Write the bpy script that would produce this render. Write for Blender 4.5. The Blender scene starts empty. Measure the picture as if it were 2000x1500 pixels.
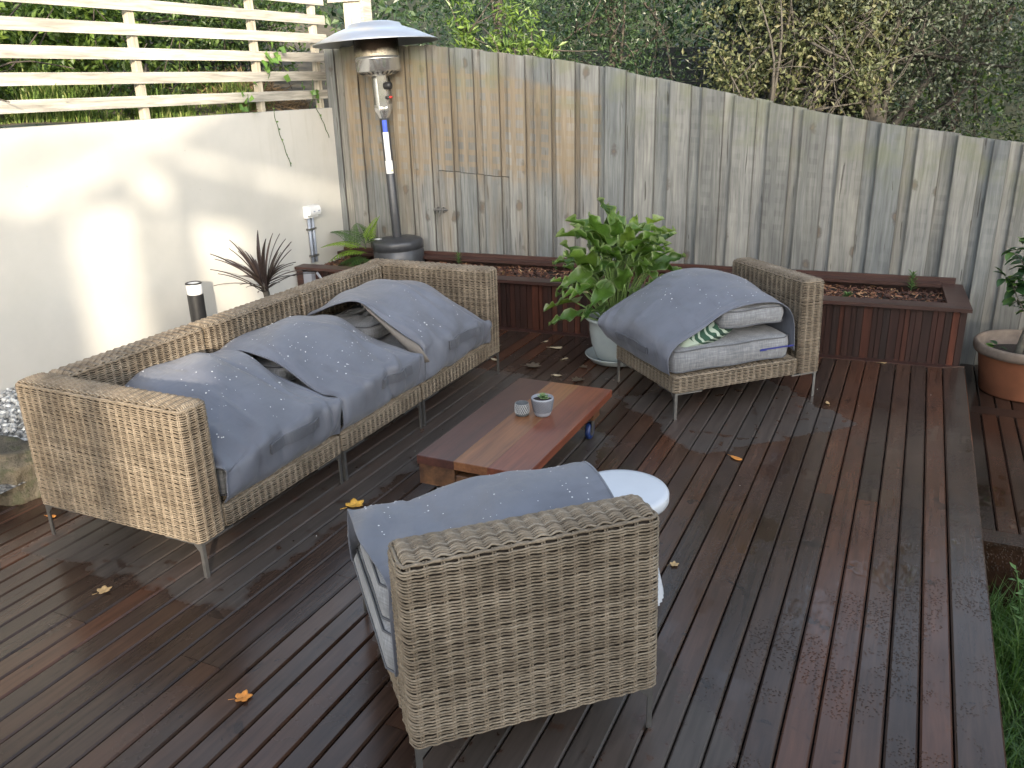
import bpy, math, random
import numpy as np
from mathutils import Vector, Matrix

C = bpy.context.scene.collection
SC = bpy.context.scene
RNG = np.random.default_rng(7)
random.seed(7)
R = math.radians

# ------------------------------------------------------------------ camera
PITCH, ROLL, YAW, FPX = 0.344963, -0.0281396, -0.447340, 1645.8
fw = Vector((math.sin(YAW)*math.cos(PITCH), math.cos(YAW)*math.cos(PITCH), -math.sin(PITCH)))
r0 = Vector((math.cos(YAW), -math.sin(YAW), 0)); u0 = r0.cross(fw)
cr = math.cos(ROLL)*r0 + math.sin(ROLL)*u0
cu = -math.sin(ROLL)*r0 + math.cos(ROLL)*u0
cam = bpy.data.cameras.new('camera'); cam.sensor_width = 36; cam.sensor_fit = 'HORIZONTAL'
cam.lens = FPX/2000*36; cam.clip_start = 0.05; cam.clip_end = 400
co = bpy.data.objects.new('camera', cam); C.objects.link(co)
co.matrix_world = Matrix(((cr.x, cu.x, -fw.x, 0), (cr.y, cu.y, -fw.y, 0), (cr.z, cu.z, -fw.z, 1.9), (0, 0, 0, 1)))
SC.camera = co

# ------------------------------------------------------------------ light
SUN = Vector((-.62, .79, -.225)).normalized()          # direction the light travels
w = bpy.data.worlds.new('World'); SC.world = w; w.use_nodes = True
nt = w.node_tree; nt.nodes.clear()
sky = nt.nodes.new('ShaderNodeTexSky'); sky.sky_type = 'NISHITA'; sky.sun_disc = False
sky.sun_elevation = math.asin(-SUN.z); sky.sun_rotation = math.atan2(-SUN.x, -SUN.y)
sky.air_density = 1.0; sky.dust_density = 2.0; sky.ozone_density = .8
bg = nt.nodes.new('ShaderNodeBackground'); bg.inputs[1].default_value = 0.15
wo = nt.nodes.new('ShaderNodeOutputWorld')
# thin even high haze: the whole sky a little greyer and brighter
bw = nt.nodes.new('ShaderNodeRGBToBW'); nt.links.new(sky.outputs[0], bw.inputs[0])
ga = nt.nodes.new('ShaderNodeMath'); ga.operation = 'MULTIPLY'; ga.inputs[1].default_value = 1.5; nt.links.new(bw.outputs[0], ga.inputs[0])
hz = nt.nodes.new('ShaderNodeMix'); hz.data_type = 'RGBA'; hz.inputs[0].default_value = .42
nt.links.new(sky.outputs[0], hz.inputs[6]); nt.links.new(ga.outputs[0], hz.inputs[7]); nt.links.new(hz.outputs[2], bg.inputs[0]); nt.links.new(bg.outputs[0], wo.inputs[0])
sl = bpy.data.lights.new('sun', 'SUN'); sl.energy = 2.0; sl.angle = R(1.1); sl.color = (1.0, .86, .67)
so = bpy.data.objects.new('sun', sl); C.objects.link(so)
so.rotation_euler = SUN.to_track_quat('-Z', 'Y').to_euler(); so.location = (8, -8, 9)
vs = SC.view_settings; vs.view_transform = 'Standard'; vs.look = 'None'; vs.gamma = 1; vs.use_curve_mapping = False
vs.exposure = 2.28

# ------------------------------------------------------------------ material helpers
class NT:
    def __init__(s, name):
        s.m = bpy.data.materials.new(name); s.m.use_nodes = True
        s.t = s.m.node_tree; s.n = s.t.nodes
        s.b = s.n['Principled BSDF']
    def new(s, ty, **k):
        q = s.n.new(ty)
        for a, v in k.items(): setattr(q, a, v)
        return q
    def put(s, sock, v):
        if v is None: return
        if isinstance(v, bpy.types.NodeSocket): s.t.links.new(v, sock)
        else:
            if isinstance(v, (tuple, list)) and len(v) == 3 and len(sock.default_value) == 4: v = (*v, 1)
            sock.default_value = v
    def math(s, op, a, b=None, c=None, clamp=False):
        q = s.new('ShaderNodeMath', operation=op); q.use_clamp = clamp
        s.put(q.inputs[0], a); s.put(q.inputs[1], b)
        if c is not None: s.put(q.inputs[2], c)
        return q.outputs[0]
    def vmath(s, op, a, b=None):
        q = s.new('ShaderNodeVectorMath', operation=op); s.put(q.inputs[0], a); s.put(q.inputs[1], b)
        return q.outputs[0]
    def coord(s, k='Object'): return s.new('ShaderNodeTexCoord').outputs[k]
    def pos(s): return s.new('ShaderNodeNewGeometry').outputs['Position']
    def rnd(s): return s.new('ShaderNodeObjectInfo').outputs['Random']
    def attr(s, a='rnd'): return s.new('ShaderNodeAttribute', attribute_name=a).outputs['Fac']
    def sep(s, v):
        q = s.new('ShaderNodeSeparateXYZ'); s.put(q.inputs[0], v); return q.outputs
    def comb(s, x, y, z):
        q = s.new('ShaderNodeCombineXYZ'); s.put(q.inputs[0], x); s.put(q.inputs[1], y); s.put(q.inputs[2], z); return q.outputs[0]
    def noise(s, v, scale, detail=4, rough=.55, dist=0):
        q = s.new('ShaderNodeTexNoise'); s.put(q.inputs['Vector'], v); q.inputs['Scale'].default_value = scale
        q.inputs['Detail'].default_value = detail; q.inputs['Roughness'].default_value = rough; q.inputs['Distortion'].default_value = dist
        return q.outputs[0]
    def voro(s, v, scale, feature='F1', rand=1):
        q = s.new('ShaderNodeTexVoronoi', feature=feature); s.put(q.inputs['Vector'], v); q.inputs['Scale'].default_value = scale
        q.inputs['Randomness'].default_value = rand
        return q.outputs
    def ramp(s, f, stops, interp='LINEAR'):
        q = s.new('ShaderNodeValToRGB'); q.color_ramp.interpolation = interp
        e = q.color_ramp.elements
        while len(e) < len(stops): e.new(.5)
        for i, (p, c) in enumerate(stops):
            e[i].position = p
            if not isinstance(c, (tuple, list)): c = (c, c, c)
            e[i].color = (*c, 1)
        s.put(q.inputs[0], f); return q.outputs[0]
    def mix(s, f, a, b, mode='MIX'):
        q = s.new('ShaderNodeMix', data_type='RGBA', blend_type=mode)
        s.put(q.inputs[0], f); s.put(q.inputs[6], a); s.put(q.inputs[7], b); return q.outputs[2]
    def smooth(s, x, a, b):
        q = s.new('ShaderNodeMapRange', interpolation_type='SMOOTHSTEP'); s.put(q.inputs[0], x)
        q.inputs[1].default_value = a; q.inputs[2].default_value = b; return q.outputs[0]
    def bump(s, h, strength=.3, dist=.01, normal=None):
        q = s.new('ShaderNodeBump'); q.inputs['Strength'].default_value = strength; q.inputs['Distance'].default_value = dist
        s.put(q.inputs['Height'], h)
        if normal is not None: s.put(q.inputs['Normal'], normal)
        return q.outputs[0]
    def out(s, color=None, rough=None, normal=None, **k):
        s.put(s.b.inputs['Base Color'], color); s.put(s.b.inputs['Roughness'], rough)
        if normal is not None: s.put(s.b.inputs['Normal'], normal)
        for a, v in k.items(): s.put(s.b.inputs[a.replace('_', ' ')], v)
        return s.m

def plain(name, col, rough=.5, metal=0, var=.12, nscale=14, bump=0, **k):
    n = NT(name); v = n.coord()
    f = n.noise(v, nscale, 5)
    c = n.mix(1, col, n.ramp(f, [(.25, 1-var), (.75, 1+var)]), 'MULTIPLY')
    rr = n.math('ADD', rough-.08, n.math('MULTIPLY', n.noise(v, nscale*1.7, 3), .16))
    return n.out(c, rr, n.bump(n.noise(v, nscale*6, 4), bump, .003) if bump else None, Metallic=metal, **k)

def boxsdf(n, p, cx, cy, ang, hx, hy):
    X, Y, _ = n.sep(p)
    c, s_ = math.cos(ang), math.sin(ang)
    dx = n.math('SUBTRACT', X, cx); dy = n.math('SUBTRACT', Y, cy)
    lx = n.math('ADD', n.math('MULTIPLY', dx, c), n.math('MULTIPLY', dy, s_))
    ly = n.math('SUBTRACT', n.math('MULTIPLY', dy, c), n.math('MULTIPLY', dx, s_))
    ax = n.math('SUBTRACT', n.math('ABSOLUTE', lx), hx); ay = n.math('SUBTRACT', n.math('ABSOLUTE', ly), hy)
    return n.math('MAXIMUM', ax, ay)

# wet decking timber
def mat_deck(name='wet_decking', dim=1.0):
    n = NT(name); P = n.pos(); rn = n.rnd()
    off = n.comb(n.math('MULTIPLY', rn, 37), n.math('MULTIPLY', rn, 91), 0)
    q = n.vmath('ADD', n.vmath('MULTIPLY', P, (1, .07, 1)), off)
    g = n.noise(q, 42, 6, .62, .4); g2 = n.noise(n.vmath('ADD', n.vmath('MULTIPLY', P, (1, .35, 1)), off), 5, 4, .6)
    base = n.ramp(rn, [(0, (.032, .0190, .0135)), (.2, (.052, .0280, .0185)), (.4, (.039, .0235, .0170)), (.55, (.066, .0290, .0170)), (.7, (.035, .0225, .0170)), (.85, (.048, .0275, .0190)), (.94, (.092, .0370, .0190)), (1, (.043, .0300, .0230))], 'CONSTANT')
    col = n.mix(1, base, n.ramp(g, [(.3, .65), (.7, 1.35)]), 'MULTIPLY')
    col = n.mix(.5, col, n.ramp(g2, [(.3, (.6, .55, .55)), (.7, (1.45, 1.36, 1.28))]), 'MULTIPLY')
    # dry zones sheltered by the furniture
    wob = n.math('MULTIPLY', n.math('SUBTRACT', n.noise(P, 6, 5, .6), .5), .26)
    sd = None
    for z in ((-.84, 4.82, R(-45), .46, .52), (-2.80, 3.5, 0, .56, 1.46), (-.98, 2.15, R(44), .44, .56), (-1.66, 3.6, 0, .28, .57)):
        d = boxsdf(n, P, *z); sd = d if sd is None else n.math('MINIMUM', sd, d)
    dry = n.smooth(n.math('ADD', sd, wob), .03, -.01)
    # footprints / splashes inside
    spl = n.smooth(n.noise(P, 13, 3, .5), .60, .66)
    dry = n.math('MULTIPLY', dry, n.math('SUBTRACT', 1, n.math('MULTIPLY', spl, .8)))
    drycol = n.mix(1, n.mix(.35, (.066, .058, .052), base), n.ramp(g, [(.3, .7), (.7, 1.25)]), 'MULTIPLY')
    damp = n.smooth(n.noise(P, 1.7, 5, .6), .36, .68)
    col = n.mix(n.math('MULTIPLY', damp, .20), col, (.050, .039, .035))
    # paw prints and dark damp blots
    blot = n.smooth(n.noise(n.vmath('ADD', P, (3.1, 1.7, 0)), 8.5, 3, .5, .6), .655, .70)
    col = n.mix(n.math('MULTIPLY', blot, .55), col, (.009, .0065, .006))
    col = n.mix(dry, col, drycol)
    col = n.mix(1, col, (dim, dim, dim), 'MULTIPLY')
    X, Y, _ = n.sep(P)
    # water film: standing water patches at the right hand side, thinner film elsewhere
    right = n.smooth(X, -1.4, -.1)
    pud = n.math('MULTIPLY', n.smooth(n.noise(n.vmath('MULTIPLY', P, (1, .7, 1)), 3.4, 4, .55), .565, .60), right)
    pud = n.math('MULTIPLY', pud, n.math('SUBTRACT', 1, dry))
    rough = n.math('ADD', .10, n.math('MULTIPLY', n.noise(P, 4.2, 5, .6), .28))
    rough = n.math('SUBTRACT', rough, n.math('MULTIPLY', right, .05))
    rough = n.math('ADD', rough, n.math('MULTIPLY', dry, .26))
    mx = n.new('ShaderNodeMix', data_type='FLOAT'); n.put(mx.inputs[0], pud); n.put(mx.inputs[2], rough); mx.inputs[3].default_value = .04
    rough = mx.outputs[0]
    vd = n.voro(P, 95)[0]
    drop = n.smooth(vd, .42, .12)
    dm = n.math('MULTIPLY', n.smooth(n.noise(P, 2.6, 3, .6), .46, .60), n.math('MULTIPLY', n.smooth(X, -.9, -.15), n.math('SUBTRACT', 1, n.math('MAXIMUM', dry, pud))))
    drop = n.math('MULTIPLY', drop, dm)
    ng = n.math('MULTIPLY', g, n.math('SUBTRACT', 1, pud))
    nb = n.bump(ng, .16, .003)
    nb = n.bump(drop, .8, .003, nb)
    return n.out(col, rough, nb, Coat_Weight=0.0, IOR=1.42)

# silvered fence paling
def mat_fence():
    n = NT('weathered_paling'); P = n.pos(); rn = n.rnd()
    off = n.comb(n.math('MULTIPLY', rn, 53), 0, n.math('MULTIPLY', rn, 29))
    q = n.vmath('ADD', n.vmath('MULTIPLY', P, (1, 1, .045)), off)
    wv = n.noise(n.vmath('ADD', n.vmath('MULTIPLY', P, (1, 1, .35)), off), 5, 3)
    q2 = n.vmath('ADD', q, n.comb(n.math('MULTIPLY', wv, .05), 0, 0))
    g = n.noise(q2, 60, 6, .65); g3 = n.noise(q2, 17, 3)
    base = n.ramp(rn, [(0, (.150, .152, .148)), (.16, (.205, .206, .199)), (.33, (.163, .171, .173)), (.5, (.196, .194, .182)), (.66, (.152, .161, .165)), (.83, (.190, .193, .191)), (1, (.176, .175, .166))], 'CONSTANT')
    col = n.mix(1, base, n.ramp(g, [(.28, .62), (.5, 1), (.72, 1.32)]), 'MULTIPLY')
    col = n.mix(.7, col, n.ramp(g3, [(.3, (.72, .74, .76)), (.7, (1.22, 1.2, 1.14))]), 'MULTIPLY')
    blot = n.noise(n.vmath('ADD', n.vmath('MULTIPLY', P, (1, 1, .5)), off), 3.2, 4)
    col = n.mix(.75, col, n.ramp(blot, [(.3, (.66, .67, .68)), (.7, (1.2, 1.18, 1.12))]), 'MULTIPLY')
    # knots with the grey smear of the branch
    kx = n.vmath('ADD', n.vmath('MULTIPLY', P, (1.0, 1, .55)), off)
    kv = n.voro(kx, 4.6)[0]
    kd = n.math('ADD', kv, n.math('MULTIPLY', n.math('SUBTRACT', n.noise(P, 15, 4), .5), .30))
    col = n.mix(n.math('MULTIPLY', n.smooth(kd, .165, .08), .62), col, (.066, .056, .046))
    col = n.mix(n.math('MULTIPLY', n.smooth(kd, .085, .05), .7), col, (.13, .105, .08))
    crack = n.smooth(n.noise(n.vmath('ADD', n.vmath('MULTIPLY', P, (1, 1, .06)), off), 38, 2, .4, .3), .705, .725)
    col = n.mix(n.math('MULTIPLY', crack, .7), col, (.035, .03, .026))
    X, Y, Z = n.sep(P)
    # ghost of an old lattice: timber kept brown under the laths, silvered in the openings
    wo_ = n.math('MULTIPLY', n.math('SUBTRACT', n.noise(P, 9, 3), .5), .016)
    def sq(a, per, duty):
        f = n.math('FRACT', n.math('DIVIDE', n.math('ADD', a, wo_), per))
        d = n.math('ABSOLUTE', n.math('SUBTRACT', f, .5))
        return n.smooth(d, duty+.05, duty-.05)
    zs = n.math('ADD', Z, n.math('MULTIPLY', X, .055))
    hole = n.math('MULTIPLY', sq(X, .112, .30), sq(zs, .103, .29))
    amp = n.smooth(n.noise(P, 2.2, 3), .28, .58)
    hole = n.math('MULTIPLY', hole, n.math('ADD', .35, n.math('MULTIPLY', amp, .65)))
    topz = n.math('ADD', n.math('MULTIPLY', X, -.195), 1.33)
    low = n.math('ADD', 1.14, n.math('MULTIPLY', n.math('SUBTRACT', n.noise(n.vmath('MULTIPLY', P, (1, 1, .15)), 7, 3), .5), .5))
    inz = n.math('MULTIPLY', n.smooth(n.math('SUBTRACT', Z, low), -.12, .10), n.smooth(n.math('SUBTRACT', n.math('MINIMUM', topz, 2.12), Z), -.01, .05))
    inx = n.math('MULTIPLY', n.smooth(X, -4.80, -4.70), n.smooth(X, -2.37, -2.40))
    reg = n.math('MULTIPLY', inz, inx)
    warm = n.mix(1, (.215, .158, .092), n.ramp(g, [(.28, .68), (.72, 1.3)]), 'MULTIPLY')
    st = n.math('MULTIPLY', reg, n.math('SUBTRACT', .60, n.math('MULTIPLY', hole, .46)))
    col = n.mix(st, col, warm)
    lowst = n.math('MULTIPLY', n.math('MULTIPLY', inx, n.smooth(n.noise(n.vmath('MULTIPLY', P, (1, 1, .2)), 5, 4), .45, .7)), .34)
    col = n.mix(lowst, col, (.22, .165, .10))
    reg2 = n.math('MULTIPLY', n.smooth(X, -2.2, -1.9), n.smooth(n.math('SUBTRACT', Z, n.math('SUBTRACT', topz, .85)), -.1, .15))
    col = n.mix(n.math('MULTIPLY', n.math('MULTIPLY', reg2, n.math('MULTIPLY', hole, n.math('MULTIPLY', amp, amp))), .10), col, (.34, .335, .315))
    # greenish algae at the top of the boards
    alg = n.math('MULTIPLY', n.smooth(n.math('SUBTRACT', topz, Z), .42, .0), n.smooth(n.noise(P, 4, 4), .42, .68))
    col = n.mix(n.math('MULTIPLY', alg, .5), col, (.15, .16, .09))
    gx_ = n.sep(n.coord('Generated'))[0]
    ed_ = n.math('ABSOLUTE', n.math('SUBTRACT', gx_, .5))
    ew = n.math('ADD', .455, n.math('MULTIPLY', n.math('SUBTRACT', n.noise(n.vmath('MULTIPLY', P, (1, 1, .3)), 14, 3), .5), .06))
    col = n.mix(n.math('MULTIPLY', n.smooth(n.math('SUBTRACT', ed_, ew), -.015, .035), .62), col, (.040, .036, .031))  # shade of the gaps between palings, painted as dark board edges
    return n.out(col, .78, n.bump(g, .32, .004), Specular_IOR_Level=.3)

def mat_render():
    n = NT('cream_render'); P = n.pos()
    a = n.noise(P, 1.3, 5, .6); st = n.noise(n.vmath('MULTIPLY', P, (1, 3.2, .35)), 3, 5, .6)
    X, Y, Z = n.sep(P)
    col = n.ramp(a, [(.3, (.395, .390, .364)), (.7, (.470, .463, .434))])
    dirt = n.math('MULTIPLY', n.smooth(st, .52, .72), n.smooth(Z, .7, 1.75))
    dirt = n.math('MULTIPLY', dirt, n.smooth(Y, 4.8, 6.4))
    col = n.mix(n.math('MULTIPLY', dirt, .5), col, (.36, .345, .30))
    sp = n.smooth(n.voro(P, 5.5)[0], .028, .016)
    col = n.mix(n.math('MULTIPLY', sp, .5), col, (.2, .18, .15))
    h = n.noise(P, 190, 4, .6)
    return n.out(col, .85, n.bump(h, .22, .003, n.bump(n.noise(P, 9, 3), .1, .01)), Specular_IOR_Level=.25)

def mat_wicker():
    n = NT('wicker'); a = n.attr('rnd'); P = n.coord()
    col = n.ramp(a, [(0, (.092, .071, .050)), (.35, (.150, .121, .089)), (.7, (.198, .165, .125)), (1, (.25, .217, .172))])
    f = n.noise(P, 9, 4); f2 = n.noise(P, 120, 3)
    col = n.mix(.8, col, n.ramp(f, [(.3, (.62, .58, .53)), (.68, (1.22, 1.2, 1.17))]), 'MULTIPLY')
    col = n.mix(.6, col, n.ramp(f2, [(.3, .68), (.7, 1.25)]), 'MULTIPLY')
    return n.out(col, .55, Specular_IOR_Level=.35)

def mat_cover(name='grey_cover_cloth', k=1.0):
    n = NT(name); P = n.coord(); W = n.pos()
    f = n.noise(P, 3.2, 4); s = n.noise(n.vmath('MULTIPLY', P, (1, 3.4, .6)), 7, 5, .65)
    col = n.mix(1, (.100*k, .108*k, .135*k), n.ramp(f, [(.3, .80), (.7, 1.2)]), 'MULTIPLY')
    wet = n.smooth(s, .50, .66)
    col = n.mix(n.math('MULTIPLY', wet, .34), col, (.052, .054, .065))
    we = n.noise(P, 900, 2)
    wr = n.noise(n.vmath('ADD', n.vmath('MULTIPLY', P, (2.2, 1, 1)), (3, 1, 0)), 4.5, 3, .5, .2)
    rough = n.math('SUBTRACT', .55, n.math('MULTIPLY', wet, .16))
    return n.out(col, rough, n.bump(we, .18, .001, n.bump(wr, .35, .02)), Sheen_Weight=.12)

def mat_linen():
    n = NT('grey_linen'); P = n.coord()
    a = n.noise(n.vmath('MULTIPLY', P, (3, 3, 50)), 3, 4, .7); b = n.noise(n.vmath('MULTIPLY', P, (44, 44, 2.5)), 3, 4, .7)
    f = n.noise(P, 4, 3)
    m = n.math('ADD', n.math('MULTIPLY', a, .5), n.math('MULTIPLY', b, .5))
    col = n.ramp(m, [(.36, (.115, .12, .132)), (.5, (.175, .182, .197)), (.64, (.27, .277, .29))])
    col = n.mix(1, col, n.ramp(f, [(.3, .82), (.7, 1.15)]), 'MULTIPLY')
    return n.out(col, .88, n.bump(n.noise(P, 420, 2), .25, .002), Sheen_Weight=.2)

def mat_leaf(name, cols, rough=.45, trans=.25):
    n = NT(name); a = n.attr('rnd')
    st = [(i/(len(cols)-1), c) for i, c in enumerate(cols)]
    col = n.ramp(a, st)
    v = n.noise(n.pos(), 30, 2)
    col = n.mix(.6, col, n.ramp(v, [(.3, .75), (.7, 1.25)]), 'MULTIPLY')
    n.out(col, rough, Specular_IOR_Level=.4)
    t = n.new('ShaderNodeBsdfTranslucent'); n.put(t.inputs[0], n.mix(1, col, (1.5, 1.6, .7), 'MULTIPLY'))
    mx = n.new('ShaderNodeMixShader'); mx.inputs[0].default_value = trans
    n.t.links.new(n.b.outputs[0], mx.inputs[1]); n.t.links.new(t.outputs[0], mx.inputs[2])
    n.t.links.new(mx.outputs[0], n.n['Material Output'].inputs[0])
    return n.m

def mat_leaf_obj(name, cols, edge=None, rough=.4, trans=.2):
    """per-object random leaf colour with pale margin from 'edge' attribute"""
    n = NT(name); a = n.rnd()
    col = n.ramp(a, [(i/(len(cols)-1), c) for i, c in enumerate(cols)])
    v = n.noise(n.coord(), 22, 3)
    col = n.mix(.6, col, n.ramp(v, [(.3, .72), (.7, 1.25)]), 'MULTIPLY')
    if edge is not None:
        col = n.mix(n.smooth(n.attr('edge'), .78, .96), col, edge)
    n.out(col, rough, Specular_IOR_Level=.45)
    t = n.new('ShaderNodeBsdfTranslucent'); n.put(t.inputs[0], n.mix(1, col, (1.5, 1.6, .7), 'MULTIPLY'))
    mx = n.new('ShaderNodeMixShader'); mx.inputs[0].default_value = trans
    n.t.links.new(n.b.outputs[0], mx.inputs[1]); n.t.links.new(t.outputs[0], mx.inputs[2])
    n.t.links.new(mx.outputs[0], n.n['Material Output'].inputs[0])
    return n.m

def mat_timber(name, cols, axis=1, scale=40, rough=.4, bump=.1, spec=.5):
    n = NT(name); rn = n.rnd(); P = n.coord()
    st = [.07, .07, .07]; 
    k = [1, 1, 1]; k[axis] = .07
    off = n.comb(n.math('MULTIPLY', rn, 17), n.math('MULTIPLY', rn, 31), n.math('MULTIPLY', rn, 7))
    q = n.vmath('ADD', n.vmath('MULTIPLY', P, tuple(k)), off)
    g = n.noise(q, scale, 6, .62, .5); g2 = n.noise(q, scale*.22, 3)
    base = n.ramp(rn, [(i/(len(cols)-1), c) for i, c in enumerate(cols)])
    col = n.mix(1, base, n.ramp(g, [(.3, .6), (.7, 1.4)]), 'MULTIPLY')
    col = n.mix(.8, col, n.ramp(g2, [(.3, .7), (.7, 1.35)]), 'MULTIPLY')
    return n.out(col, rough, n.bump(g, bump, .003), Specular_IOR_Level=spec)

def mat_tabletop(name, c0, c1, seed):
    n = NT(name); P = n.vmath('ADD', n.coord(), (seed, seed*2.7, 0))
    q = n.vmath('MULTIPLY', P, (1, .1, 1))
    d = n.noise(q, 9, 4, .55, .9); g = n.noise(n.vmath('MULTIPLY', P, (1, .035, 1)), 75, 5, .65)
    col = n.ramp(d, [(.32, c0), (.5, tuple((a+b)/2 for a, b in zip(c0, c1))), (.68, c1)])
    col = n.mix(1, col, n.ramp(g, [(.3, .72), (.7, 1.25)]), 'MULTIPLY')
    return n.out(col, n.math('ADD', .22, n.math('MULTIPLY', n.noise(P, 6, 4), .2)), n.bump(g, .08, .002))

M = {}
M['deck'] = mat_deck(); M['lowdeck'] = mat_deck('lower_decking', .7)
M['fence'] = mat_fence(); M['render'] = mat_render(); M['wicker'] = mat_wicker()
M['core'] = plain('gap_shade_core', (.022, .015, .010), .9)  # dark backing colour, makes the gaps in the weave read as shaded
M['cover'] = mat_cover(); M['strapcloth'] = mat_cover('strap_cloth', .6); M['lining'] = plain('cover_lining', (.125, .112, .10), .8, nscale=60, bump=.3)
M['linen'] = mat_linen()
M['steel'] = plain('brushed_steel', (.20, .198, .195), .36, .8, .15, 30)
M['chrome'] = plain('polished_steel', (.60, .60, .59), .19, .85, .12, 8)
M['slat'] = mat_timber('silver_batten', [(.27, .26, .23), (.36, .34, .295), (.31, .295, .26)], 1, 45, .75, .2, .3)
M['post'] = mat_timber('pale_post', [(.33, .30, .24), (.39, .36, .29)], 2, 40, .75, .2, .3)
M['merbau'] = mat_timber('merbau_slat', [(.019, .0082, .0068), (.033, .0115, .0084), (.015, .0095, .0088), (.041, .0130, .0088), (.024, .0098, .0076), (.017, .0088, .0077), (.064, .019, .0105), (.028, .0112, .0085)], 2, 50, .55, .15, .3)
M['merbaucap'] = mat_timber('merbau_cap', [(.040, .018, .0145), (.048, .0215, .0165)], 0, 40, .40, .12)
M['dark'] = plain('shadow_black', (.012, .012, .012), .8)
M['soil'] = plain('dark_soil', (.022, .015, .011), .95, nscale=60, bump=.8)
M['white'] = plain('white_plastic', (.62, .63, .64), .35, 0, .03)
M['greypipe'] = plain('grey_conduit', (.24, .27, .33), .4, 0, .08)
M['powder'] = plain('grey_powder_coat', (.045, .048, .055), .38, .3, .18, 25)
M['black'] = plain('black_plastic', (.015, .015, .016), .4)
M['red'] = plain('red_plastic', (.55, .03, .02), .35)
M['bluelab'] = plain('blue_label', (.03, .08, .55), .5)
M['yellow'] = plain('yellow_label', (.75, .55, .05), .5)
M['ceramic'] = plain('pale_ceramic', (.36, .40, .40), .22, 0, .13, 7, Coat_Weight=.4)
M['stool'] = plain('white_glazed_concrete', (.46, .49, .54), .30, 0, .08, 5)
M['terracotta'] = plain('terracotta', (.21, .078, .038), .75, 0, .22, 7, .2)
M['terrim'] = plain('weathered_terracotta_rim', (.155, .12, .095), .85, 0, .3, 16, .3)
M['potgrey'] = plain('light_grey_glaze', (.24, .25, .285), .45, 0, .06)
M['potdark'] = plain('dark_grey_glaze', (.075, .082, .088), .5, 0, .1)
M['potline'] = plain('pale_glaze_line', (.40, .41, .42), .5, 0, .06)
M['potgroove'] = plain('dark_glaze_groove', (.08, .085, .105), .6, 0, .06)
M['bark'] = plain('tree_bark', (.055, .046, .037), .9, 0, .4, 18, .7)
M['darkbark'] = plain('dark_bark', (.040, .036, .030), .9, 0, .4, 18, .7)
M['palebark'] = plain('pale_bark', (.062, .056, .047), .9, 0, .4, 18, .7)
M['citrusbark'] = plain('citrus_bark', (.075, .07, .055), .85, 0, .4, 30, .6)
M['earth'] = plain('bank_earth', (.075, .062, .04), .95, 0, .4, 6, .8)
M['lawn'] = plain('lawn_soil', (.030, .038, .016), .95, 0, .5, 6, .8)
M['hill'] = plain('hillside_ground', (.030, .036, .018), .95, 0, .5, 1.2, .8)
M['shade_wall'] = plain('shade_wall_paint', (.45, .43, .40), .8, 0, .1, 2)  # for the unseen wall that shapes the sun patches
M['water'] = NT('water_drop').out((.95, .97, 1), .05, Transmission_Weight=.45, IOR=1.33)
M['zip'] = plain('blue_zip', (.012, .02, .16), .5)
M['piping'] = plain('dark_piping', (.085, .088, .098), .8)
M['darktimber'] = plain('dark_far_timber', (.03, .032, .034), .85, 0, .3, 3)

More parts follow.
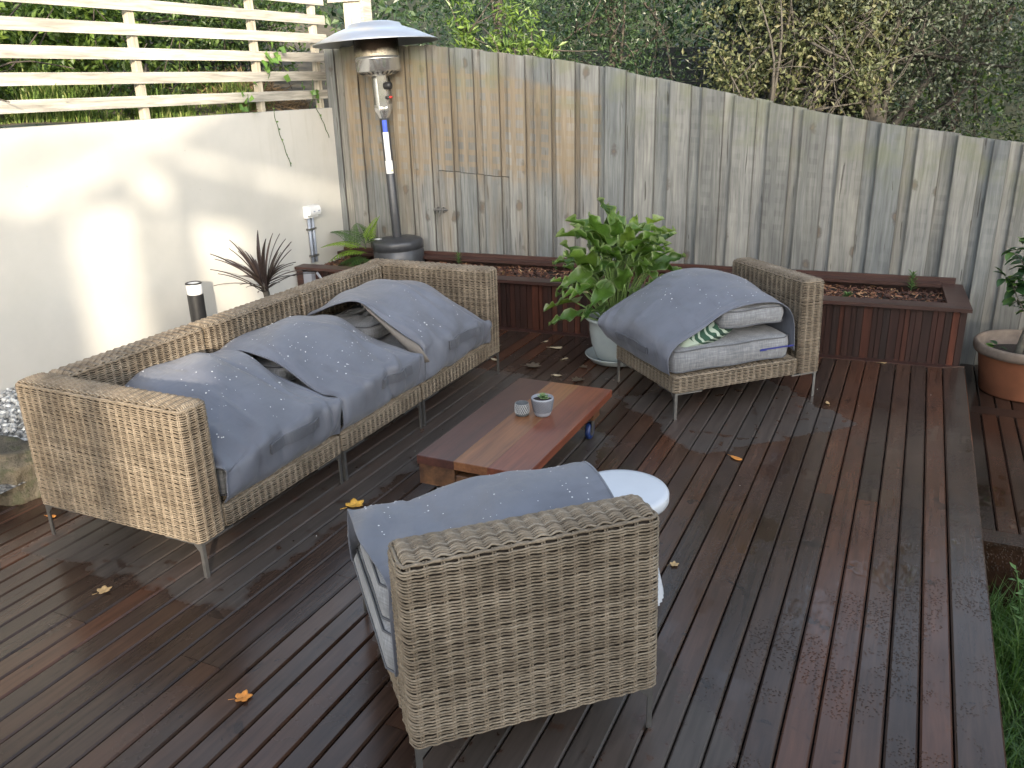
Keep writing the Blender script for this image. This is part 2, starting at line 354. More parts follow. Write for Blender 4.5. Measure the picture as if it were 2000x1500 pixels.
# ------------------------------------------------------------------ mesh helpers
class MB:
    def __init__(s): s.v = []; s.f = []; s.nv = 0; s.a = []; s.hasa = False; s.e = []
    def add(s, v, f, a=None):
        v = np.asarray(v, float).reshape(-1, 3)
        s.v.append(v)
        f = np.asarray(f, int)
        s.f.append(f + s.nv); s.nv += len(v)
        if a is None: a = np.zeros(len(v))
        s.a.append(np.broadcast_to(np.asarray(a, float), (len(v),)))
        return s
    def box(s, x0, x1, y0, y1, z0, z1, a=None):
        v = [(x0, y0, z0), (x1, y0, z0), (x1, y1, z0), (x0, y1, z0), (x0, y0, z1), (x1, y0, z1), (x1, y1, z1), (x0, y1, z1)]
        return s.add(v, [(3, 2, 1, 0), (4, 5, 6, 7), (0, 1, 5, 4), (1, 2, 6, 5), (2, 3, 7, 6), (3, 0, 4, 7)], a)
    def hexa(s, b, t, a=None):
        return s.add(list(b)+list(t), [(3, 2, 1, 0), (4, 5, 6, 7), (0, 1, 5, 4), (1, 2, 6, 5), (2, 3, 7, 6), (3, 0, 4, 7)], a)
    def bevbox(s, x0, x1, y0, y1, z0, z1, b=.004):
        """box with a chamfer on the top edges"""
        v = [(x0, y0, z0), (x1, y0, z0), (x1, y1, z0), (x0, y1, z0), (x0, y0, z1-b), (x1, y0, z1-b), (x1, y1, z1-b), (x0, y1, z1-b),
             (x0+b, y0+b, z1), (x1-b, y0+b, z1), (x1-b, y1-b, z1), (x0+b, y1-b, z1)]
        f = [(3, 2, 1, 0), (8, 9, 10, 11)]
        for i in range(4):
            j = (i+1) % 4
            f += [(i, j, 4+j, 4+i), (4+i, 4+j, 8+j, 8+i)]
        return s.add(v, f)
    def grid(s, P, a=None, closed_u=False):
        P = np.asarray(P, float); m, n = P.shape[:2]
        I = np.arange(m*n).reshape(m, n)
        if closed_u: J = np.roll(I, -1, axis=0); A, B = I, J
        else: A, B = I[:-1], I[1:]
        f = np.stack([A[:, :-1], B[:, :-1], B[:, 1:], A[:, 1:]], -1).reshape(-1, 4)
        return s.add(P.reshape(-1, 3), f, None if a is None else np.asarray(a).reshape(-1))
    def lathe(s, prof, n=32, c=(0, 0, 0), a=None, cap=False):
        prof = np.asarray(prof, float); t = np.linspace(0, 2*np.pi, n, endpoint=False)
        P = np.stack([np.cos(t)[:, None]*prof[None, :, 0]+c[0], np.sin(t)[:, None]*prof[None, :, 0]+c[1], np.broadcast_to(prof[None, :, 1], (n, len(prof)))+c[2]], -1)
        return s.grid(P, a, True)
    def tube(s, pts, rad, n=6, a=None, caps=True):
        pts = np.asarray(pts, float); m = len(pts); rad = np.broadcast_to(np.asarray(rad, float), (m,))
        d = np.gradient(pts, axis=0); d /= np.linalg.norm(d, axis=1)[:, None]+1e-9
        ref = np.array([0, 0, 1.]) if abs(d[0][2]) < .9 else np.array([1., 0, 0])
        s1 = np.cross(d, ref); s1 /= np.linalg.norm(s1, axis=1)[:, None]+1e-9; s2 = np.cross(d, s1)
        t = np.linspace(0, 2*np.pi, n, endpoint=False)
        P = pts[None]+rad[None, :, None]*(np.cos(t)[:, None, None]*s1[None]+np.sin(t)[:, None, None]*s2[None])
        base = s.nv
        s.grid(P, None if a is None else np.full((n, m), a), True)
        if caps:
            s.f.append(np.array([[base+i*m for i in range(n)][::-1]])); s.f.append(np.array([[base+i*m+m-1 for i in range(n)]]))
        return s
    def build(s, name, mat, parent=None, smooth=False, attr=None, loc=None, rotz=None, kind=None, solid=None, sub=None, mats=None):
        me = bpy.data.meshes.new(name)
        V = np.concatenate(s.v) if s.v else np.zeros((0, 3))
        lens = np.concatenate([np.full(len(f), f.shape[1]) for f in s.f]); loops = np.concatenate([f.reshape(-1) for f in s.f])
        me.vertices.add(len(V)); me.vertices.foreach_set('co', V.astype(np.float32).reshape(-1))
        me.loops.add(len(loops)); me.loops.foreach_set('vertex_index', loops.astype(np.int32))
        me.polygons.add(len(lens)); st = np.concatenate([[0], np.cumsum(lens)[:-1]])
        me.polygons.foreach_set('loop_start', st.astype(np.int32)); me.polygons.foreach_set('loop_total', lens.astype(np.int32))
        me.polygons.foreach_set('use_smooth', np.full(len(lens), bool(smooth)))
        if attr:
            at = me.attributes.new(attr, 'FLOAT', 'POINT'); at.data.foreach_set('value', np.concatenate(s.a).astype(np.float32))
        me.update(calc_edges=True); me.validate()
        me.materials.append(M[mat] if isinstance(mat, str) else mat)
        o = bpy.data.objects.new(name, me); C.objects.link(o)
        if parent: o.parent = parent
        if loc is not None: o.location = loc
        if rotz is not None: o.rotation_euler = (0, 0, rotz)
        if kind: o['kind'] = kind
        if solid:
            q = o.modifiers.new('solid', 'SOLIDIFY'); q.thickness = solid; q.offset = -1
        if sub:
            q = o.modifiers.new('sub', 'SUBSURF'); q.levels = sub; q.render_levels = sub
        return o

def thing(name, label, cat, loc=(0, 0, 0), rotz=0, group=None):
    o = bpy.data.objects.new(name, None); C.objects.link(o); o.empty_display_size = .1
    o.location = loc; o.rotation_euler = (0, 0, rotz); o['label'] = label; o['category'] = cat
    if group: o['group'] = group
    return o
def tag(o, label, cat, group=None):
    o['label'] = label; o['category'] = cat
    if group: o['group'] = group
    return o
def struct(o): o['kind'] = 'structure'; return o
def inst(mesh_obj, name, parent=None, loc=(0, 0, 0), rot=(0, 0, 0), scale=(1, 1, 1)):
    o = bpy.data.objects.new(name, mesh_obj.data); C.objects.link(o); o.parent = parent
    o.location = loc; o.rotation_euler = rot; o.scale = scale; return o
def copy_tree(o, parent=None):
    c = o.copy(); C.objects.link(c); c.parent = parent
    for ch in list(o.children): copy_tree(ch, c)
    return c

def unit(v): v = np.asarray(v, float); return v/(np.linalg.norm(v, axis=-1, keepdims=True)+1e-9)
def leaves(mb, P, D, N, L, W, fold=.18, rnd=None):
    """batch of folded leaf faces"""
    P = np.asarray(P, float); n = len(P); D = unit(D); S = unit(np.cross(D, N)); U = np.cross(S, D)
    L = np.broadcast_to(L, (n,))[:, None]; W = np.broadcast_to(W, (n,))[:, None]
    m = P+D*L*.45
    V = np.stack([P, m+S*W*.5+U*W*fold, P+D*L-U*L*.08, m-S*W*.5+U*W*fold], 1)
    I = (np.arange(n)*4)[:, None]
    F = np.concatenate([I+np.array([[0, 1, 2]]), I+np.array([[0, 2, 3]])])
    a = RNG.random(n) if rnd is None else rnd
    mb.add(V.reshape(-1, 3), F, np.repeat(a, 4)); return mb
def rdir(n): return unit(RNG.normal(size=(n, 3)))

def catmull(K, n):
    """K (m,...) -> n samples by Catmull-Rom over uniform knots"""
    K = np.asarray(K, float); m = len(K); t = np.linspace(0, m-1, n); i = np.clip(t.astype(int), 0, m-2); f = t-i
    f = f.reshape((-1,)+(1,)*(K.ndim-1))
    p0 = K[np.clip(i-1, 0, m-1)]; p1 = K[i]; p2 = K[i+1]; p3 = K[np.clip(i+2, 0, m-1)]
    return .5*((2*p1)+(-p0+p2)*f+(2*p0-5*p1+4*p2-p3)*f**2+(-p0+3*p1-3*p2+p3)*f**3)

# ================================================================== GROUND AND TERRAIN
g = MB().box(-90, 90, -40, 130, -1.2, -.62).build('ground', 'lawn'); struct(g)
# garden bank behind the retaining wall, rising to the left
xs = np.linspace(-5.02, -16, 34); ys = np.linspace(-3, 12, 46)
XX, YY = np.meshgrid(xs, ys, indexing='ij')
def bank_h(x, y): return 1.66+.30*np.clip(-5.0-x, 0, 20)+.05*np.sin(3.1*x+y)+.04*np.sin(2.3*y)
b = MB().grid(np.stack([XX, YY, bank_h(XX, YY)], -1)).build('garden_bank', 'earth', smooth=True); struct(b)
# hillside far behind the fence
xs = np.linspace(-40, 30, 60); ys = np.linspace(14, 60, 40)
XX, YY = np.meshgrid(xs, ys, indexing='ij')
HZ = -.5+(YY-14)*.34*np.clip(1-(XX+4)/50, .35, 1.2)+.5*np.sin(.5*XX)+.4*np.sin(.37*YY+XX*.2)
struct(MB().grid(np.stack([XX, YY, HZ], -1)).build('hillside', 'hill', smooth=True))
# neighbour's ground directly behind the fence
struct(MB().box(-30, 20, 7.25, 30, -.61, .35).build('neighbour_ground', 'earth'))

# ================================================================== DECK
PSL = .057
def plf(x): return 6.146+PSL*x            # front plane of planter box slats
PITCHB = .0958; GX = .299
deck = thing('deck', '', ''); del deck['label']; del deck['category']; deck['kind'] = 'structure'
def board(x0, x1, y0, y1, y1b=None, mat='deck', z1=0, name='deck_board', parent=deck, th=.022):
    y1b = y1 if y1b is None else y1b
    mb = MB(); b_ = .006
    lo = [(x0, y0, z1-th), (x1, y0, z1-th), (x1, y1b, z1-th), (x0, y1, z1-th)]
    mid = [(x0, y0, z1-b_), (x1, y0, z1-b_), (x1, y1b, z1-b_), (x0, y1, z1-b_)]
    top = [(x0+b_, y0, z1), (x1-b_, y0, z1), (x1-b_, y1b, z1), (x0+b_, y1, z1)]
    f = [(3, 2, 1, 0), (8, 9, 10, 11)]
    for i in range(4):
        j = (i+1) % 4; f += [(i, j, 4+j, 4+i), (4+i, 4+j, 8+j, 8+i)]
    mb.add(lo+mid+top, f)
    return mb.build(name, mat, parent)
TRIM = .062
k = 0
while True:
    x1 = GX-k*PITCHB; x0 = x1-PITCHB+.0055
    if x1 < -3.85: break
    ye, yeb = plf(x0)-TRIM-.003, plf(x1)-TRIM-.003
    cuts = [-.6]+sorted(random.sample([.7, 1.1, 1.75, 2.4, 3.3, 4.3, 4.9, 5.3], random.choice([0, 1, 1, 2])))
    if k in (0, 1, 2, 3, 5): cuts = [-.6, {0: 1.62, 1: 1.55, 2: 1.62, 3: 1.95, 5: 1.33}[k]] + ([3.9] if k % 2 else [])
    for a_, b_ in zip(cuts, cuts[1:]+[None]):
        if b_ is None: board(x0, x1, a_, ye, yeb)
        else: board(x0, x1, a_, b_-.0025)
    k += 1
# wide border board along the right edge, mitred into the trim board under the planter
board(GX+.0055, .439, -.6, 1.6, th=.03); board(GX+.0055, .439, 1.6035, plf(GX)-TRIM-.002, plf(.439)-.002, th=.03)
tb = MB(); xa, xb = -4.2, GX
lo = [(xa, plf(xa)-TRIM, -.02), (xb, plf(xb)-TRIM, -.02), (.436, plf(.436), -.02), (xa, plf(xa), -.02)]
hi = [(p[0], p[1], .004) for p in lo]
tb.hexa(lo, hi).build('trim_board', 'merbaucap', deck)
MB().box(.412, .436, -.6, 6.15, -.5, -.031).build('fascia_board', 'lowdeck', deck)
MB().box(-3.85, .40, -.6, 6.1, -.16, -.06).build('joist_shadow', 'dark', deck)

# lower step deck at the right
low = thing('lower_deck', '', ''); del low['label']; del low['category']; low['kind'] = 'structure'
LZ = -.20
x = .455
while x < 2.2:
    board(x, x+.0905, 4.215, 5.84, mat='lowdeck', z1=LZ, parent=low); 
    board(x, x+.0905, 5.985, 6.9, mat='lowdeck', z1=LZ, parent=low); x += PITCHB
board(.455, 2.3, 4.085, 4.21, mat='lowdeck', z1=LZ, name='border_board', parent=low)
board(.455, 2.3, 5.845, 5.98, mat='lowdeck', z1=LZ, name='border_board', parent=low)
MB().box(.455, 2.3, 4.10, 4.13, -.62, LZ-.024).build('fascia_board', 'lowdeck', low)
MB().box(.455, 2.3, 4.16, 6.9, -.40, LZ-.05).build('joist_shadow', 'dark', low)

# ================================================================== RETAINING WALL, GRAVEL, ROCKS
wl = MB().box(-5.02, -4.9, -3, 6.63, -.6, 1.715).build('retaining_wall', 'render')
tag(wl, 'smooth cream rendered retaining wall below the slatted screen', 'wall')
gx = np.linspace(-4.9, -3.82, 12); gy = np.linspace(-1, 6.1, 40)
GXX, GYY = np.meshgrid(gx, gy, indexing='ij'); GZ = .19-.10*np.clip((GXX+4.3)/.5, 0, 1)
ngr = NT('gravel_grey'); vv = ngr.voro(ngr.pos(), 45)
M['gravelbed'] = ngr.out(ngr.mix(1, ngr.ramp(vv[1], [(0, (.12, .12, .115)), (1, (.45, .45, .44))]), ngr.ramp(vv[0], [(0, 1.1), (.6, .4)]), 'MULTIPLY'), .8, ngr.bump(vv[0], .8, .02))
struct(MB().grid(np.stack([GXX, GYY, GZ], -1)).build('gravel_bed', 'gravelbed'))
# pebbles
ph = (1+5**.5)/2
ico = unit(np.array([(-1, ph, 0), (1, ph, 0), (-1, -ph, 0), (1, -ph, 0), (0, -1, ph), (0, 1, ph), (0, -1, -ph), (0, 1, -ph), (ph, 0, -1), (ph, 0, 1), (-ph, 0, -1), (-ph, 0, 1)]))
icof = np.array([(0, 11, 5), (0, 5, 1), (0, 1, 7), (0, 7, 10), (0, 10, 11), (1, 5, 9), (5, 11, 4), (11, 10, 2), (10, 7, 6), (7, 1, 8), (3, 9, 4), (3, 4, 2), (3, 2, 6), (3, 6, 8), (3, 8, 9), (4, 9, 5), (2, 4, 11), (6, 2, 10), (8, 6, 7), (9, 8, 1)])
def blobs(mb, P, r, rnd=None):
    n = len(P)
    sc = r[:, None, None]*(.65+.6*RNG.random((n, 1, 3)))*(.85+.3*RNG.random((n, 12, 1)))
    V = P[:, None]+ico[None]*sc
    F = (icof[None]+(np.arange(n)*12)[:, None, None]).reshape(-1, 3)
    mb.add(V.reshape(-1, 3), F, np.repeat(RNG.random(n) if rnd is None else rnd, 12))
npb = NT('pebble_grey'); M['pebble'] = npb.out(npb.ramp(npb.attr(), [(0, (.10, .10, .095)), (.4, (.24, .24, .23)), (.75, (.42, .42, .41)), (1, (.62, .62, .60))]), .6)
n_ = 5200
P = np.stack([RNG.uniform(-4.9, -3.9, n_), RNG.uniform(1.6, 4.2, n_), np.zeros(n_)], 1); P[:, 2] = .19-.10*np.clip((P[:, 0]+4.3)/.5, 0, 1)+.012*RNG.random(n_)
mb = MB(); blobs(mb, P, RNG.uniform(.009, .022, n_)); o = mb.build('gravel', 'pebble', attr='rnd', kind='stuff')
# boulders
nrk = NT('mossy_sandstone'); rp = nrk.coord(); f1 = nrk.noise(rp, 3, 6, .65); f2 = nrk.noise(rp, 11, 5, .7)
rc = nrk.ramp(f1, [(.3, (.022, .019, .014)), (.48, (.068, .060, .044)), (.62, (.12, .10, .07)), (.75, (.19, .165, .125))])
rc = nrk.mix(nrk.math('MULTIPLY', nrk.smooth(f2, .46, .58), .7), rc, (.040, .046, .020))
M['rock'] = nrk.out(rc, .85, nrk.bump(f2, .9, .03))
def boulder(loc, sx, sy, sz, seed, label):
    rg = np.random.default_rng(seed); nu, nv = 30, 18
    u = np.linspace(0, 2*np.pi, nu, endpoint=False); v = np.linspace(.02, np.pi-.02, nv)
    U, V = np.meshgrid(u, v, indexing='ij'); d = np.stack([np.cos(U)*np.sin(V), np.sin(U)*np.sin(V), np.cos(V)], -1)
    p = np.sign(d)*np.abs(d)**.62
    for q in range(9):
        k_ = rg.normal(size=3); k_ /= np.linalg.norm(k_); t = np.clip((d@k_)-.62, 0, 1); p -= k_*t[..., None]*rg.uniform(.2, .9)
    for q in range(6):
        k_ = rg.normal(size=3)*3.2; p *= 1+.045*np.sin(d@k_*2+rg.uniform(0, 6))[..., None]
    o = MB().grid(p*np.array([sx, sy, sz])/1.1, None, True).build('boulder', 'rock', smooth=True, loc=loc)
    return tag(o, label, 'rock', 'sandstone boulders edging the gravel')
boulder((-4.17, 2.42, .10), .46, .24, .20, 3, 'large mossy sandstone boulder beside the near end of the sofa')
boulder((-3.93, 2.78, .07), .20, .22, .16, 5, 'smaller brown boulder tucked behind the near sofa arm')
boulder((-4.05, 1.55, .06), .40, .42, .17, 8, 'flat mossy boulder at the deck edge, nearest the camera of the three')

# ================================================================== SLATTED SCREEN ON THE WALL
scr = thing('slatted_screen', 'pale horizontal slatted timber screen standing on the cream wall', 'screen', (0, 0, 0))
for i in range(9):
    z0 = 1.797+.1545*i
    y1 = 6.60 if i < 3 else 6.66
    MB().bevbox(-4.955, -4.935, -3, y1, z0, z0+.075, .003).build('slat', 'slat', scr)
for y0 in (-1.0, .7, 2.0, 3.28, 4.50, 5.71, 6.50):
    MB().box(-5.01, -4.957, y0+.012, y0+.06, 1.716, 3.2).build('post', 'post', scr)

# ================================================================== PALING FENCE
fen = thing('paling_fence', 'tall grey weathered timber paling fence stepping down to the right behind the planter', 'fence')
def fy(x): return 6.91+.057*x
FR = math.atan(.057)
def ftop(x): return float(np.interp(x, [-5, -4.2, -3.79, -3.145, -2.36, -1.87, -1.09, -.36, .31, .63, 3.0], [2.225, 2.215, 2.195, 2.111, 1.989, 1.881, 1.706, 1.553, 1.451, 1.403, .97]))
edges = [-4.842, -4.757, -4.615, -4.531, -4.335, -4.285, -4.139, -4.085, -3.926, -3.856, -3.709, -3.649, -3.496, -3.421, -3.263, -3.182, -3.028, -2.948, -2.798, -2.758, -2.596, -2.55, -2.398, -2.345, -2.175, -2.094, -1.935, -1.821, -1.66, -1.576, -1.41, -1.331, -1.165, -1.071, -.899, -.826, -.653, -.551, -.383, -.287, -.116, -.034, .126, .222, .383, .451, .547]
while edges[-1] < 2.4: edges += [edges[-1]+.082, edges[-1]+.082+.165]
edges = [-4.93]+edges
def paling(xa, xb, za0, za1, zb0, zb1, off, th, name='paling', parent=fen):
    """board between xa and xb, bottom z a0/b0, top z a1/b1"""
    ya, yb = fy(xa)-off, fy(xb)-off
    bo = [(xa, ya, za0), (xb, yb, zb0), (xb, yb+th, zb0), (xa, ya+th, za0)]
    to = [(xa, ya, za1), (xb, yb, zb1), (xb, yb+th, zb1), (xa, ya+th, za1)]
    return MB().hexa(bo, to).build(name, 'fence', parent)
HX0, HX1 = -3.856, -3.182
hatch = None
for i, (a_, b_) in enumerate(zip(edges, edges[1:])):
    wide = i % 2 == 0
    if i == 0: wide = True
    off = random.uniform(.022, .034) if wide else random.uniform(-.004, .004)
    a2, b2 = (a_-.003, b_+.003) if wide else (a_-.02, b_+.02)
    if not wide and abs(a_-HX0) < .01: pass
    jt = random.uniform(-.008, .008)
    zb = -.3
    inside = a_ > HX0-.02 and b_ < HX1+.10
    if inside:
        cut = 1.175-.084*(np.array([a_, b_])-HX0)
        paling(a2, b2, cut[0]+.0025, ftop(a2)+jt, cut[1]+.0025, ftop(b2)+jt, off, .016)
        if hatch is None:
            hatch = MB().box(HX0-.045, HX1+.02, 6.735, 6.75, .3, 1.1).build('hatch_door', 'darktimber', fen)
        aa = max(a2, HX0-.035); bb = min(b2, HX1+.06)
        paling(aa, bb, .38, cut[0]-.004, .38, cut[1]-.004, off+.003, .016, 'hatch_board', hatch)
    else:
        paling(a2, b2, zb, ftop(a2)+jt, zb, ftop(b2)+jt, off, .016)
# latch
lt = MB()
lt.box(-3.915, -3.80, 6.646, 6.655, .815, .845); lt.tube([(-3.92, 6.638, .83), (-3.78, 6.638, .83)], .008); lt.tube([(-3.85, 6.638, .83), (-3.85, 6.618, .80), (-3.85, 6.618, .77)], .006)
lt.box(-3.89, -3.875, 6.63, 6.65, .805, .855); lt.box(-3.83, -3.815, 6.63, 6.65, .805, .855)
lt.build('latch', 'steel', fen)
# rails on the back
MB().hexa([(-4.9, fy(-4.9)+.02, .55), (2.4, fy(2.4)+.02, .4), (2.4, fy(2.4)+.06, .4), (-4.9, fy(-4.9)+.06, .55)], [(-4.9, fy(-4.9)+.02, .64), (2.4, fy(2.4)+.02, .49), (2.4, fy(2.4)+.06, .49), (-4.9, fy(-4.9)+.06, .64)]).build('rail', 'darktimber', fen)
# tall corner post rising above the fence
cp = thing('corner_post', 'tall pale timber post and capping board where the fence meets the screen', 'post', (-4.65, 6.70, 0))
MB().bevbox(-.10, .10, -.005, .09, 2.22, 3.1, .004).build('post', 'post', cp); MB().box(.085, .115, -.02, .11, 2.22, 3.1).build('edge_strip', 'slat', cp)
MB().box(-.24, .10, -.04, -.007, 2.59, 2.64).build('rail', 'slat', cp)

# ================================================================== PLANTER BOX
pl = thing('planter_box', 'long low planter box clad in dark red vertical timber slats', 'planter', (0, 6.146, 0), math.atan(PSL))
slm = [MB().bevbox(-w_/2, w_/2, 0, .019, 0, .375, .001).build('slat', 'merbau', pl) for w_ in (.040, .030, .055)]
for m_ in slm: m_.location = (50, 0, 0)
x = -4.82; first = {}
while x < .375:
    i = random.choice([0, 0, 1, 2]); w_ = (.040, .030, .055)[i]
    if i not in first: o = slm[i]; first[i] = 1
    else: o = inst(slm[i], 'slat', pl)
    o.location = (x+w_/2, random.uniform(-.005, .003), .004)
    x += w_+.0035
for m_, i in zip(slm, range(3)):
    if i not in first: bpy.data.objects.remove(m_)
MB().box(-4.86, .395, .021, .03, 0, .38).build('back_panel', 'dark', pl)
MB().box(.384, .40, .0, .69, 0, .38).build('end_panel', 'merbaucap', pl)
def capb(pts, name='cap_board', z0=.385, z1=.41):
    MB().hexa([(p[0], p[1], z0) for p in pts], [(p[0], p[1], z1) for p in pts]).build(name, 'merbaucap', pl)
capb([(-4.90, -.045), (.425, -.045), (.285, .095), (-4.90, .095)])
capb([(.425+.002, -.045), (.425+.002, .70), (.287, .70), (.287, .096)])
capb([(-4.9, .60), (.284, .60), (.284, .695), (-4.9, .695)], z0=.40, z1=.425)
MB().box(-4.86, .38, .697, .71, .3, .455).build('back_board', 'merbaucap', pl)
MB().box(-4.9, .29, .1, .64, 0, .345).build('soil', 'soil', pl)
# open left-hand end with a box tucked inside
MB().box(-4.895, -4.83, -.03, .05, 0, .385).build('end_post', 'merbaucap', pl)
vb = MB(); 
vb.box(0, .09, 0, .07, 0, .10); vb.tube([(.13, .03, .1), (.2, .0, .05), (.22, -.02, -.05)], .012)
tag(vb.build('irrigation_valve_box', 'potgrey', loc=(-4.80, 5.82, .265)), 'small off white box under the left end of the planter cap', 'box')

# bark chips
nbk = NT('bark_chip'); M['chip'] = nbk.out(nbk.ramp(nbk.attr(), [(0, (.038, .016, .011)), (.45, (.090, .034, .019)), (.75, (.165, .068, .034)), (.92, (.27, .15, .075)), (1, (.36, .24, .13))]), .7)
n_ = 5200
lx = RNG.uniform(-4.85, .30, n_); ly = RNG.uniform(.08, .65, n_); a0 = math.atan(PSL)
P = np.stack([lx*math.cos(a0)-ly*math.sin(a0), 6.146+lx*math.sin(a0)+ly*math.cos(a0), .345+.028*RNG.random(n_)], 1)
D = rdir(n_); D[:, 2] *= .35; D = unit(D); N = unit(rdir(n_)*.6+np.array([0, 0, 1]))
L = RNG.uniform(.018, .06, n_); W = RNG.uniform(.008, .02, n_)
S = unit(np.cross(D, N)); U = np.cross(S, D)
V = np.stack([P-D*L[:, None]*.5-S*W[:, None]*.4, P-D*L[:, None]*.45+S*W[:, None]*.5, P+D*L[:, None]*.5+S*W[:, None]*.3, P+D*L[:, None]*.46-S*W[:, None]*.5, P+U*W[:, None]*.45], 1)
F = ((np.arange(n_)*5)[:, None, None]+np.array([[[0, 1, 4], [1, 2, 4], [2, 3, 4], [3, 0, 4]]])).reshape(-1, 3)
mb = MB(); mb.add(V.reshape(-1, 3), F, np.repeat(RNG.random(n_)**1.5, 5)); mb.build('bark_mulch', 'chip', attr='rnd', kind='stuff')

# ================================================================== WICKER FURNITURE
def rrect(x0, x1, y0, y1, r, n):
    """n points on a rounded rectangle plus outward normals"""
    w_, d_ = x1-x0, y1-y0
    segs = [((x0+r, y0), (1, 0), w_-2*r, (0, -1)), None, ((x1, y0+r), (0, 1), d_-2*r, (1, 0)), None, ((x1-r, y1), (-1, 0), w_-2*r, (0, 1)), None, ((x0, y1-r), (0, -1), d_-2*r, (-1, 0)), None]
    cen = [(x1-r, y0+r, -90), (x1-r, y1-r, 0), (x0+r, y1-r, 90), (x0+r, y0+r, 180)]
    arc = r*math.pi/2; per = 2*(w_-2*r)+2*(d_-2*r)+4*arc
    ss = (np.arange(n)+.5)/n*per; P = np.zeros((n, 2)); N = np.zeros((n, 2))
    acc = 0
    for i in range(8):
        ln = arc if i % 2 else segs[i][2]
        m_ = (ss >= acc) & (ss < acc+ln+1e-9); t = ss[m_]-acc
        if i % 2 == 0:
            p, d, _, nn = segs[i]; P[m_] = np.array(p)+t[:, None]*np.array(d); N[m_] = nn
        else:
            cx, cy, a_ = cen[i//2]; an = np.radians(a_)+t/arc*np.pi/2
            nn = np.stack([np.cos(an), np.sin(an)], 1); P[m_] = np.array([cx, cy])+r*nn; N[m_] = nn
        acc += ln
    return P, N, per
def woven(name, parent, x0, x1, y0, y1, z0, z1, r=.022, pitch=.0097, stake=.042, topdir='x', rt=.028, sub=5, rake=0.0, rows=True):
    """woven box: dark core as the part, strands as its sub-part; topdir = direction the top strands run"""
    ins = .0075
    core = MB()
    rk = lambda z: rake*(z-z0)
    Pc, Nc, _ = rrect(x0+ins, x1-ins, y0+ins, y1-ins, max(r-ins, .004), 40)
    ring = lambda z, q=0: np.stack([Pc[:, 0]-Nc[:, 0]*q, Pc[:, 1]-Nc[:, 1]*q+rk(z), np.full(40, z)], 1)
    G = np.stack([ring(z0+.004, .03), ring(z0+.004), ring(z1-rt), ring(z1-.010, rt*.6)], 1)
    core.grid(G, None, True); b0 = core.nv
    core.f.append(np.array([[i*4+3 for i in range(40)]])); core.f.append(np.array([[i*4 for i in range(40)][::-1]]))
    po = core.build(name, 'core', parent)
    mb = MB()
    per = rrect(x0, x1, y0, y1, r, 16)[2]; ns = int(round(per/stake/2))*2; n = ns*sub
    P, N, _ = rrect(x0, x1, y0, y1, r, n)
    nr = int((z1-z0-.006)/pitch); zz = z0+.006+np.arange(nr)*pitch
    inset = np.where(zz > z1-rt, rt-np.sqrt(np.clip(rt**2-(zz-(z1-rt))**2, 0, None)), 0)*.9
    s = np.arange(n)/n*ns
    ph_ = np.pi*s[None, :]+np.pi*(np.arange(nr) % 2)[:, None]
    off = .0008*np.sin(ph_+.9)+.0016*np.cos(2*np.pi*s)[None, :]-inset[:, None]+RNG.normal(0, .0006, (nr, n))
    zj = zz[:, None]+.0016*np.sin(2*np.pi*s+.6)[None, :]+RNG.normal(0, .0007, (nr, 1))+np.convolve(RNG.normal(0, .0012, n), np.ones(8)/8, 'same')[None]
    c = np.stack([P[None, :, 0]+N[None, :, 0]*off, P[None, :, 1]+N[None, :, 1]*off+rk(zj), zj], -1)
    rn, rz = .0042, .0041
    V = np.stack([c+np.stack([N[None, :, 0]*a_*np.ones((nr, 1)), N[None, :, 1]*a_*np.ones((nr, 1)), b_*np.ones((nr, n))], -1) for a_, b_ in ((rn, 0), (0, rz*(.93+.13*np.cos(2*np.pi*s))[None, :]), (-rn, 0), (0, -rz*(.93+.13*np.cos(2*np.pi*s))[None, :]))], 2)
    I = np.arange(nr*n*4).reshape(nr, n, 4); J = np.roll(I, -1, axis=1); K_ = np.roll(I, -1, axis=2); Lq = np.roll(J, -1, axis=2)
    F = np.stack([I, J, Lq, K_], -1).reshape(-1, 4)
    ra = np.broadcast_to(np.clip(RNG.normal(.5, .13, (nr, 1)), 0, 1), (nr, n))
    if rows: mb.add(V.reshape(-1, 3), F, np.repeat(np.clip(ra+RNG.normal(0, .06, (nr, n)), 0, 1).reshape(-1), 4))
    # stakes
    for k_ in range(ns):
        i = (k_*sub) % n
        t2 = np.array([-N[i, 1], N[i, 0]])
        for q in (-.0036, .0036):
            p = P[i]+t2*q+N[i]*.0006
            mb.tube([(p[0], p[1], z0+.005), (p[0], p[1]+rk(z1), z1-rt), (p[0]-N[i, 0]*rt*.35, p[1]-N[i, 1]*rt*.35+rk(z1), z1-rt*.25)], .0030, 4, float(np.clip(RNG.normal(.6, .15), 0, 1)), False)
    # top strands
    if topdir:
        A0, A1, B0, B1 = (x0, x1, y0, y1) if topdir == 'x' else (y0, y1, x0, x1)
        nt_ = int((B1-B0-2*.010)/pitch*1.02); nb = max(2, int(round((A1-A0)/stake))); m = nb*5+1
        tA = np.linspace(0, 1, m); bb = B0+.012+(np.arange(nt_)+.5)*((B1-B0-.024)/nt_)
        e = np.clip(np.minimum(tA, 1-tA)*(A1-A0)/.02, 0, 1)
        crown = -.012*(2*np.abs((bb-(B0+B1)/2)/(B1-B0)))**3
        dome = .0095*(.5-.5*np.cos(2*np.pi*tA*nb))**.7
        zc = z1-.006+crown[:, None]+dome[None]-.016*(1-np.sqrt(1-(1-e)**2))[None]+RNG.normal(0, .0006, (nt_, m))
        Ac = np.broadcast_to(A0+.006+tA*(A1-A0-.012), (nt_, m)); Bc = np.broadcast_to(bb[:, None], (nt_, m))+.0012*np.sin(np.pi*tA*nb*2)[None]
        c = np.stack([Ac, Bc, zc], -1) if topdir == 'x' else np.stack([Bc, Ac, zc], -1)
